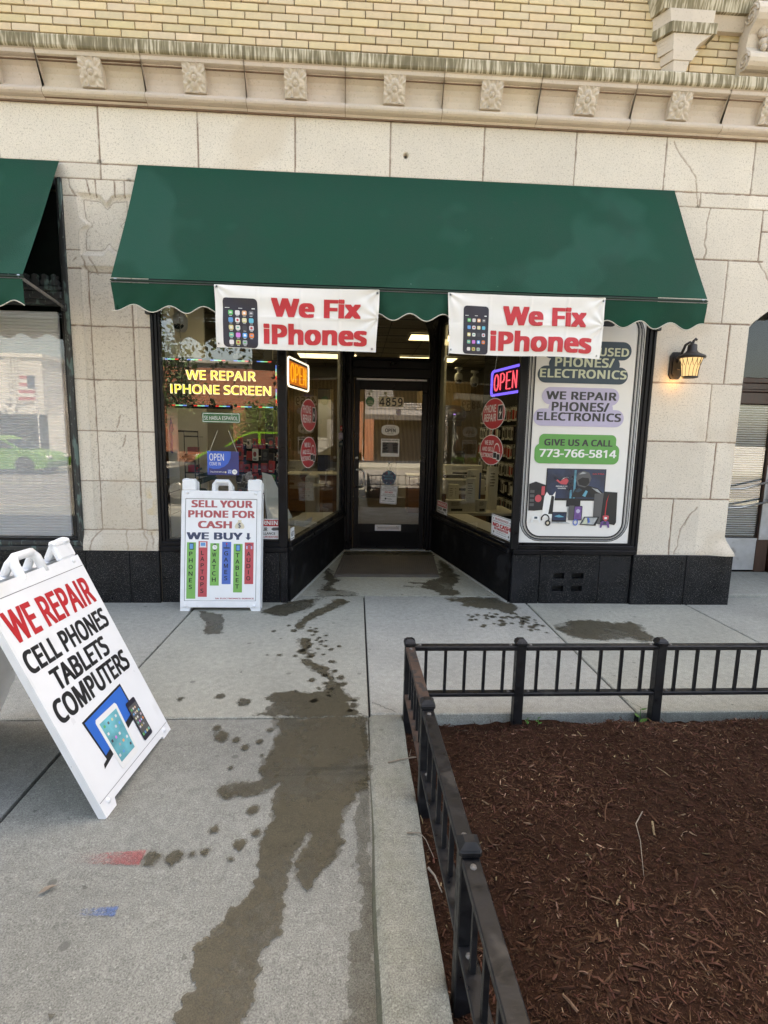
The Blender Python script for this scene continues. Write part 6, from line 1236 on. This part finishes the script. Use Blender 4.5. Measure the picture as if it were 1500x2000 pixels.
# goods hanging on the black wall at the right
def carton(name, w, d, h, m, mark, label, grp):
    g = MB(); g.box(-w/2, w/2, -d/2, d/2, 0, h, m, .003); g.T = frame((-w/2-.0012, 0, 0), (0, -1, 0), (0, 0, 1)); g.rect(-d*.38, h*.12, d*.38, h*.82, mark, 0, .006); g.rect(-d*.2, h*.86, d*.2, h*.93, GREYINK, 0)
    g.T = frame((0, -d/2-.0012, 0), (1, 0, 0), (0, 0, 1)); g.rect(-w*.3, h*.2, w*.3, h*.75, mark, 0); return tag(g.build(name), label, 'package', grp)
HG = 'packages hanging in rows on the black wall'; HL = 'phone case package hanging in a row on the black wall at the right'
protos = [carton('hanging_package', .03, .085, .19, BOXW, GOODSDK, HL, HG), carton('hanging_package', .03, .085, .19, BOXW, GREYINK, HL, HG), carton('hanging_package', .035, .08, .19, GOODSDK, BOXW, HL, HG), carton('hanging_package', .03, .085, .19, BOXW, GOODSRED, HL, HG)]
r = random.Random(17); first = True; used = set()
for row in range(6):
    for k in range(20):
        y = 2.62+k*.125+r.uniform(-.02, .02); p = r.choice([0, 0, 1, 1, 2, 3])
        o = protos[p]
        if p in used: o = protos[p].copy(); COL.objects.link(o)
        used.add(p); o.location = (2.29-r.uniform(0, .07), y, .38+.275*row+r.uniform(-.012, .012)); o.rotation_euler = (r.uniform(-.06, .06), 0, r.uniform(-.35, .35))
g = MB()
for row in range(6):
    for k in range(20): g.tube([(2.34, 2.62+k*.125, .58+.275*row), (2.20, 2.62+k*.125, .585+.275*row)], .003, STEEL, 4)
tag(g.build('display_hooks'), 'rows of steel display hooks on the black wall holding phone cases', 'display hooks')
# white cartons and goods on the platform at the right
tb = thing('display_table', 'low pale display table holding white cartons behind the right side window', 'table', (1.75, 2.6, 0))
g = MB(); g.box(1.20, 2.15, 2.3, 3.1, .46, .50, WHITEP, .004); g.build('table_top', tb)
for x in (1.24, 2.1):
    for y in (2.35, 3.05): g = MB(); g.box(x-.02, x+.02, y-.02, y+.02, 0, .46, GREYINK); g.build('leg', tb)
def tallbox(x, y, z, w, d, h, rz, m, label, dark=GREYINK):
    g = MB(); g.box(-w/2, w/2, -d/2, d/2, 0, h, m, .004); g.T = frame((0, -d/2-.0015, 0), (1, 0, 0), (0, 0, 1))
    for k in range(5): g.rect(-w*.32, h*(.55+.07*k), w*(.1+.05*(k % 3)), h*(.57+.07*k), dark, 0)
    g.rect(-w*.3, h*.1, w*.3, h*.3, dark if h < .3 else m, 0)
    o = tag(g.build('carton'), label, 'carton'); o.location = (x, y, z); o.rotation_euler = (0, 0, rz); return o
tallbox(1.27, 2.55, .5, .10, .08, .36, .2, BOXW, 'tall white carton nearest the white door post')
tallbox(1.36, 2.75, .5, .12, .1, .34, -.1, BOXW, 'tall white carton second from the white door post')
tallbox(1.32, 2.42, .5, .26, .15, .16, .05, BOXW, 'flat white carton with a dark picture at the window foot', GOODSDK)
tallbox(1.52, 2.42, .5, .13, .1, .46, -.15, BOXW, 'tallest white carton with small print in the middle of the display'); tallbox(1.60, 2.66, .5, .15, .1, .56, .1, BOXW, 'tall grey and white carton behind the tallest one')
tallbox(1.66, 2.40, .5, .13, .1, .17, .2, BOXW, 'short white carton right of the tallest one', GOODSDK); tallbox(1.72, 2.95, .5, .11, .1, .50, .0, GOODSBLUE, 'deep blue carton standing behind the white ones', WHITEINK); tallbox(1.88, 2.7, .5, .14, .1, .60, .1, BOXW, 'white carton with a dark speaker picture below the red sticker', GOODSDK)
tallbox(1.70, 4.0, .62, .75, .3, .20, .0, BOXW, 'long white carton with a black band on the display case', GOODSDK); tallbox(1.75, 4.2, .88, .62, .3, .16, .0, BOXW, 'long white carton with big black lettering stacked on another', INK)
dc = thing('display_case', 'low brown display case lit orange from within on the right of the shop', 'display case', (1.65, 4.1, 0)); g = MB(); g.box(1.25, 2.12, 3.85, 4.5, 0, .58, WOODC, .004); g.build('body', dc); g = MB(); g.box(1.23, 2.14, 3.83, 4.52, .58, .62, BOXW, .003); g.build('case_top', dc)
# headset stand / dark gadget shapes on the counter
gm = thing('gaming_chair', 'black high backed gaming chair with a lilac glow behind the right counter', 'chair', (1.75, 5.2, 0))
g = MB(); g.box(1.50, 2.0, 5.15, 5.25, .5, 1.25, GOODSDK, .04); g.build('backrest', gm); g = MB(); g.lathe([(0, .24), (.18, .22), (.26, .12), (.27, 0), (.22, -.05), (0, -.06)], (1.72, 5.2, 1.85), GOODSDK, 20); g.build('headrest', gm); g = MB(); g.box(1.48, 2.02, 5.0, 5.4, .42, .52, GOODSDK, .03); g.build('seat', gm); g = MB(); g.lathe([(.03, .42), (.03, .1), (.25, .05), (.25, 0)], (1.75, 5.2, 0), STEEL, 10); g.build('base', gm); g = MB(); g.box(1.6, 1.9, 5.12, 5.15, 1.70, 1.86, GOODSDK, .02); g.box(1.70, 1.74, 4.915, 4.92, 1.90, 1.915, glow('violet led', (.45, .25, 1), 1.6)); g.box(1.66, 1.80, 5.1, 5.2, 1.2, 1.8, GOODSDK); g.build('neck_cushion', gm)
# left window goods
rk = thing('goods_rack', 'black wire rack crowded with red and dark packages in the left window', 'rack', (-1.12, 1.6, .0))
g = MB(); g.box(-1.42, -.88, 1.70, 1.73, .75, 1.40, FELT)
for x in (-1.42, -.88): g.tube([(x, 1.66, 0), (x, 1.66, 1.42)], .012, INK, 6)
for k in range(5): g.tube([(-1.42, 1.64, .78+.15*k), (-.88, 1.64, .78+.15*k)], .006, STEEL, 5)
g.build('frame', rk)
r = random.Random(3)
mlist = [GOODSRED, GOODSRED, GOODSDK, GOODSDK, BOXW, GOODSRED, GREENP]
for k in range(30):
    i, j = k % 6, k//6; m = r.choice(mlist if i > 1 else [GOODSDK, GOODSDK, GOODSRED, BOXW]); w, h = r.uniform(.05, .085), r.uniform(.09, .14)
    g = MB(); g.box(-w/2, w/2, -.018, .018, 0, h, m, .006); g.T = frame((0, -.0195, 0), (1, 0, 0), (0, 0, 1)); g.disc(0, h*.55, w*.3, h*.22, r.choice([GOODSDK, REDB, GREYINK, GOODSRED]), 0, 14); g.rect(-w*.3, h*.1, w*.3, h*.2, r.choice([GREYINK, WHITEINK, REDB]), 0)
    o = tag(g.build('blister_package'), 'red or dark blister pack hanging on the wire rack in the left window', 'package', 'blister packs on the wire rack'); o.location = (-1.37+.088*i+r.uniform(-.012, .012), 1.60-r.uniform(0, .1), .78+.135*j); o.rotation_euler = (r.uniform(-.1, .1), r.uniform(-.12, .12), r.uniform(-.4, .4))
wr_ = thing('wire_shelf', 'narrow black wire shelf with small goods standing by the white wall', 'shelf', (-1.84, 1.35, 0))
g = MB()
for x in (-1.93, -1.78): g.tube([(x, 1.35, .3), (x, 1.35, 1.50), ((x-1.855)*.6-1.855, 1.35, 1.56)] , .009, INK, 6)
for k in range(6): g.tube([(-1.93, 1.35, .45+.2*k), (-1.78, 1.35, .45+.2*k)], .006, INK, 5); g.box(-1.93, -1.78, 1.35, 1.55, .44+.2*k, .445+.2*k, GREYINK)
g.build('frame', wr_)
for k, m in enumerate((GREENP, GOODSDK, GREENP, GOODSRED, REDB)):
    g = MB(); g.box(-1.91, -1.81, 1.38, 1.5, .447+.2*k, .53+.2*k, m, .004); tag(g.build('small_package'), ('bottom green', 'dark', 'upper green', 'red', 'top faded red')[k]+' package lying on the narrow wire shelf', 'package')
pn = thing('potted_plant', 'dark leafy potted plant behind the left window', 'plant', (-1.70, .85, .54))
g = MB(); g.lathe([(0, .0), (.07, 0), (.09, .16), (.08, .16), (0, .14)], (-1.58, .55, .54), GOODSDK, 18); g.build('pot', pn)
g = MB(); r = random.Random(9)
for k in range(13):
    a = -2.6+k*.42+r.uniform(-.2, .2); z0 = .72+.045*k; o = Vector((-1.58, .55, z0)); el = r.uniform(-.05, .5); d = Vector((math.cos(a)*math.cos(el), math.sin(a)*.5*math.cos(el), math.sin(el))); q = d.cross(Vector((0, 0, 1))).normalized()*.6+Vector((0, 0, .5)); ln = r.uniform(.15, .26)
    c0 = [o, o+d*ln*.25+q*ln*.14, o+d*ln*.55+q*ln*.19, o+d*ln*.85+q*ln*.10, o+d*ln-Vector((0, 0, ln*.12)), o+d*ln*.85-q*ln*.10, o+d*ln*.55-q*ln*.19, o+d*ln*.25-q*ln*.14]
    g.add(c0, [(0, 1, 2, 3, 4), (0, 4, 5, 6, 7)], PLANTG); g.tube([(-1.58, .55, .68), tuple(o)], .006, PLANTG, 5)
g.build('leaves', pn)
g = MB(); g.T = frame((-.93, 1.05, .54), (1, .2, 0), (-.12, .1, 1)); g.prism([(-.05, 0), (.24, 0), (.05, .52), (-.05, .55)], 0, .02, BOXW); tag(g.build('leaning_board'), 'pale wedge shaped board leaning behind the left corner post', 'board')
g = MB(); g.box(-.72, -.55, 2.5, 2.9, 0, .95, BOXW, .03); tag(g.build('white_bin'), 'white rounded storage bin standing behind the left side window', 'bin')
g = MB(); g.T = TL; g.box(.85, 1.15, .545, .60, -.30, -.12, WHITEP, .004); tag(g.build('display_block'), 'low white display block on the left window platform', 'block')
g = MB(); g.T = frame((-1.695, .12, 1.28), (0, 1, 0), (0, 0, 1)); g.rect(0, 0, .28, .36, SHEETW, .002); g.prism([(.09, .04), (.15, .02), (.17, .12), (.15, .2), (.2, .24), (.16, .3), (.13, .34), (.11, .28), (.08, .22), (.1, .14)], .003, .005, BLUEBAR); tag(g.build('wall_picture'), 'small blue and white picture on the white window wall', 'picture')

# ================================================================== ACROSS THE STREET (seen only in the glass)
def brick_shader(name, c1, c2, mort, sc=1.0):
    m, ns, ls = new_mat(name); out = ns.new('ShaderNodeOutputMaterial'); p = nd(ns, 'ShaderNodeBsdfPrincipled', Roughness=.9); ge = ns.new('ShaderNodeNewGeometry'); mp = nd(ns, 'ShaderNodeMapping'); mp.inputs['Rotation'].default_value = (math.pi/2, 0, 0); ls.new(ge.outputs['Position'], mp.inputs[0])
    b = ns.new('ShaderNodeTexBrick'); ls.new(mp.outputs[0], b.inputs['Vector']); b.inputs['Scale'].default_value = 1; b.inputs['Brick Width'].default_value = .22; b.inputs['Row Height'].default_value = .075; b.inputs['Mortar Size'].default_value = .008
    for k, c in (('Color1', c1), ('Color2', c2), ('Mortar', mort)): b.inputs[k].default_value = (*c, 1)
    ls.new(b.outputs[0], p.inputs['Base Color']); ls.new(p.outputs[0], out.inputs[0]); return m
RB_ = brick_shader('orange red brick', (.36, .12, .06), (.24, .075, .04), (.30, .22, .17)); DG = mat('dark storefront glass', (.015, .016, .018), .12); TANS = mat('pale grey stone', (.66, .64, .61), .85, var=.05)
bb = thing('brick_shop_building', 'low red brick shop building across the street, seen reflected', 'building', (-5, -22.2, 0))
g = MB(); g.box(-10.2, .37, -30, -22.3, 2.85, 4.62, RB_); g.box(-10.2, .37, -30, -22.4, 4.62, 4.98, GREYWALL); g.box(-10.3, .45, -30, -22.2, 4.86, 4.98, CONCL)
for x in (-9.6, -6.2, -2.8, -.25): g.box(x, x+.6, -30, -22.3, 0, 2.85, RB_)
g.box(-10.2, .3, -30, -22.3, 0, .5, RB_); g.build('wall', bb)
for x in (-9.0, -5.6, -2.2): f = MB(); f.box(x, x+2.8 if x < -3 else x+1.95, -24, -22.6, .5, 2.85, DG); f.build('window', bb)
gb = thing('sided_building', 'grey sided building with dark shop windows across the street, seen reflected', 'building', (6, -22.2, 0))
SIDG = mat('grey siding', (.34, .34, .35), .7); g = MB(); g.box(.46, 12, -30, -22.5, 2.7, 4.6, SIDG); [g.box(.46, 12, -22.5, -22.47, 3.1+.14*k, 3.11+.14*k, GREYINK) for k in range(10)]; g.box(.46, 12, -30, -22.4, 2.45, 2.75, GREYINK); g.box(.46, 1.0, -30, -22.4, 0, 2.45, RB_); g.box(6, 6.8, -30, -22.4, 0, 2.45, WHITEP); g.box(9, 12, -30, -22.4, 0, 2.45, SIDG); g.build('wall', gb); f = MB(); f.box(1.0, 9, -24, -22.7, 0, 2.45, DG); f.build('window', gb)
tb_ = thing('clinic_building', 'pale stone building with fluted pilasters and white Oak St lettering, seen reflected', 'building', (-22, -23, 0))
g = MB(); g.box(-36, -15.7, -32, -23, 2.2, 5.1, TANS); g.box(-36.1, -15.6, -32, -22.92, 4.98, 5.16, WHITEP); [g.box(-17.4+.16*k, -17.3+.16*k, -23, -22.9, 2.7, 4.9, TANS) for k in range(5)]; [g.box(-36+3.4*k, -35.2+3.4*k, -32, -23, 0, 2.2, TANS) for k in range(7)]; g.build('wall', tb_); f = MB(); f.box(-36, -15.7, -24, -23.4, 0, 2.2, DG); f.build('window', tb_)
f = MB(); f.T = frame((-15.9, -22.85, 2.35), (-1, 0, 0), (0, 0, 1)); f.ring(.45, .42, .42, .42, .13, WHITEINK, .02, 24, .6, 5.7); f.text('Oak St', 1.05, .05, 3.9, .80, WHITEINK, .02, .02); f.build('sign_lettering', tb_)
fl = thing('street_flag', 'striped flag on a slanted pole across the street, seen reflected', 'flag', (-14.9, -21, 0)); f = MB(); f.tube([(-14.9, -21, 0), (-14.9, -21, 3.9)], .03, STEEL, 8); f.build('pole', fl); f = MB(); [f.box(-15.6-.02*k, -14.95, -21.02, -21.0, 3.75-.16*k, 3.9-.16*k, REDBAR if k % 2 == 0 else WHITEINK) for k in range(7)]; f.box(-15.25, -14.94, -21.04, -20.98, 3.35, 3.92, NAVY); f.build('cloth', fl)
def car(x, y, rz, paint, label, mark=True, tall=1.0):
    t = thing('parked_car', label, 'car', (x, y, -.235), 'cars parked across the street'); T = Matrix.Translation((x, y, -.235)) @ Matrix.Rotation(rz, 4, 'Z')
    TP = T @ frame((0, 0, 0), (1, 0, 0), (0, 0, 1))       # u along the car, v up, n = -y
    body = [(-2.25, .35), (-2.28, .62), (-2.2, .86), (-1.9, .96), (.95, .96), (1.75, .84), (2.18, .70), (2.28, .5), (2.22, .28), (1.85, .22)]+[(1.42+.37*math.cos(a), .32+.37*math.sin(a)) for a in np.linspace(-.3, math.pi+.3, 11)]+[(-1.0, .2)]+[(-1.4+.37*math.cos(a), .32+.37*math.sin(a)) for a in np.linspace(-.3, math.pi+.3, 11)]+[(-2.1, .25)]
    g = MB(); g.T = TP; g.prism(body, -.86, .86, paint, True, False); g.prism([(-1.95, .95), (-1.55, 1.30), (-.9, 1.44), (.1, 1.45), (.62, 1.30), (1.2, .95)], -.68, .68, paint)
    if mark: g.ring(-.35, .62, .12, .12, .04, WHITEINK, .864, 16, .6, 5.7); g.text('Oak St', -.18, .52, .55, .72, WHITEINK, .864, .02); g.ring(-.35, .62, .12, .12, .04, WHITEINK, -.864, 16, .6, 5.7)
    g.build('body', t)
    for n in (.685, -.685):
        g = MB(); g.T = TP; g.prism([(-1.75, .98), (-1.45, 1.27), (-.88, 1.38), (-.2, 1.39), (-.2, .98)], n-.004, n+.004, DG); g.prism([(-.1, .98), (-.1, 1.39), (.08, 1.39), (.55, 1.27), (1.02, .98)], n-.004, n+.004, DG); g.build('window', t)
    g = MB(); g.T = T; g.add([(1.19, -.62, .97), (1.19, .62, .97), (.64, .60, 1.31), (.64, -.60, 1.31)], [(0, 1, 2, 3)], DG); g.add([(-1.94, -.62, .97), (-1.94, .62, .97), (-1.58, .60, 1.29), (-1.58, -.60, 1.29)], [(0, 1, 2, 3)], DG); g.build('windscreen', t)
    for wx in (1.42, -1.4):
        for n in (.80, -.80):
            g = MB(); g.T = TP @ Matrix.Translation((wx, .32, n)); s_ = 1 if n > 0 else -1; g.lathe([(0, -.09), (.28, -.09), (.32, -.06), (.32, .06), (.28, .08), (.20, .07)], (0, 0, 0), FELT, 22); g.build('wheel', t)
            h = MB(); h.T = TP @ Matrix.Translation((wx, .32, n+s_*.075)); h.lathe([(0, .012*s_), (.06, .015*s_), (.2, .0), (.21, -.01)], (0, 0, 0), STEEL, 10); h.build('rim', [o for o in t.children if o.name.startswith('wheel')][-1])
    for n in (.6, -.6):
        g = MB(); g.T = TP; g.box(2.05, 2.26, .60, .72, n-.16, n+.16, WHITEINK, .03); g.build('headlight', t)
        g = MB(); g.T = TP; g.box(-2.28, -2.15, .72, .86, n-.14, n+.14, RED, .02); g.build('tail_light', t)
    t.scale = (1, 1, tall)
LIME = mat('lime green car paint', (.13, .34, .03), .25, var=.03); DKBLUE = mat('dark blue car paint', (.02, .035, .075), .2, var=.03)
car(-13.9, -16.6, 0, LIME, 'lime green company car reflected in the blind window'); car(-3.9, -16.6, math.pi, LIME, 'lime green company car reflected in the shop window', True, 1.24); car(-2.9, -9.0, math.pi, DKBLUE, 'dark blue car parked at the near kerb, reflected below the yellow sign', False); car(4.6, -9.2, 0, DKBLUE, 'dark blue car parked at the near kerb, reflected in the door', False)
BARK = mat('grey bark', (.09, .075, .06), .95, var=.3, scale=20, bump=.01, bscale=25); LEAF = mat('sunlit leaf', (.07, .125, .025), .6, var=.35, scale=4); LEAF2 = mat('dark maple leaf', (.035, .07, .018), .6, var=.35, scale=4)
def tree(x, y, zb, h, cr, ch, n, label, lm, seed, ls=.10, clumps=16):
    t = thing('street_tree', label, 'tree', (x, y, zb), 'street trees'); rr = random.Random(seed); g = MB()
    top = zb+h-ch*.5; g.tube([(x, y, zb), (x+.05, y, zb+h*.3), (x-.06, y+.05, zb+h*.6), (x, y, zb+h*.85)], [.14, .11, .08, .03], BARK, 8); cs = []
    for k in range(clumps):
        a = rr.uniform(0, 6.28); q = rr.uniform(.25, 1)**.6; c = (x+cr*q*math.cos(a), y+cr*q*math.sin(a), zb+h-ch*.5+rr.uniform(-.5, .5)*ch*math.sqrt(max(.1, 1-q*q*.7))); cs.append(c)
        g.tube([(x-.03, y+.03, zb+h*rr.uniform(.35, .65)), ((x+c[0])/2, (y+c[1])/2, (zb+h*.55+c[2])/2+.1), c], [.045, .028, .01], BARK, 5)
    g.build('trunk', t); R = np.random.default_rng(seed); cs = np.array(cs); P = cs[R.integers(0, len(cs), n)]+R.normal(0, 1, (n, 3))*np.array([cr*.24, cr*.24, ch*.15])
    a = R.uniform(0, 6.28, n); b = R.normal(0, .6, n); d = np.stack([np.cos(a)*np.cos(b), np.sin(a)*np.cos(b), np.sin(b)], -1); s = np.cross(d, R.normal(0, 1, (n, 3))); s /= np.linalg.norm(s, axis=1)[:, None]; L = R.uniform(.6, 1.3, n)[:, None]*ls
    V = np.stack([P-d*L*.5, P+s*L*.33, P+d*L*.6, P-s*L*.33], 1).reshape(-1, 3); F = np.arange(n*4).reshape(n, 4); tn = np.repeat(R.uniform(.5, 1.5, n)[:, None]*np.array([1, 1, 1]), 4, 0)
    npmesh('crown', V, F, [lm], tn, None, t)
tree(-1.5, -7.3, -.2, 7.4, 2.9, 3.9, 9000, 'street tree with hanging dark leaves at the kerb, reflected above the yellow sign', LEAF2, 11, .16, 30)  # crown enlarged to block sky light over the near paving
tree(-4.3, -19.4, -.1, 3.1, 1.05, 2.2, 3600, 'small bushy sunlit tree before the brick building, reflected in the shop window', LEAF, 13, .10, 18)
tree(-8.6, -18.9, -.1, 5.4, 1.3, 3.2, 3200, 'dark street tree at the left end of the brick building, reflected', LEAF2, 15, .14, 14); tree(-10.9, -7.9, -.2, 6.2, 1.7, 3.0, 3200, 'street tree whose leaves edge the reflection in the blind window', LEAF2, 19, .14, 16)
tree(6.5, -8.0, -.2, 6.4, 1.8, 3.2, 3000, 'street tree at the near kerb to the right, reflected in the poster glass', LEAF2, 23, .15, 16)
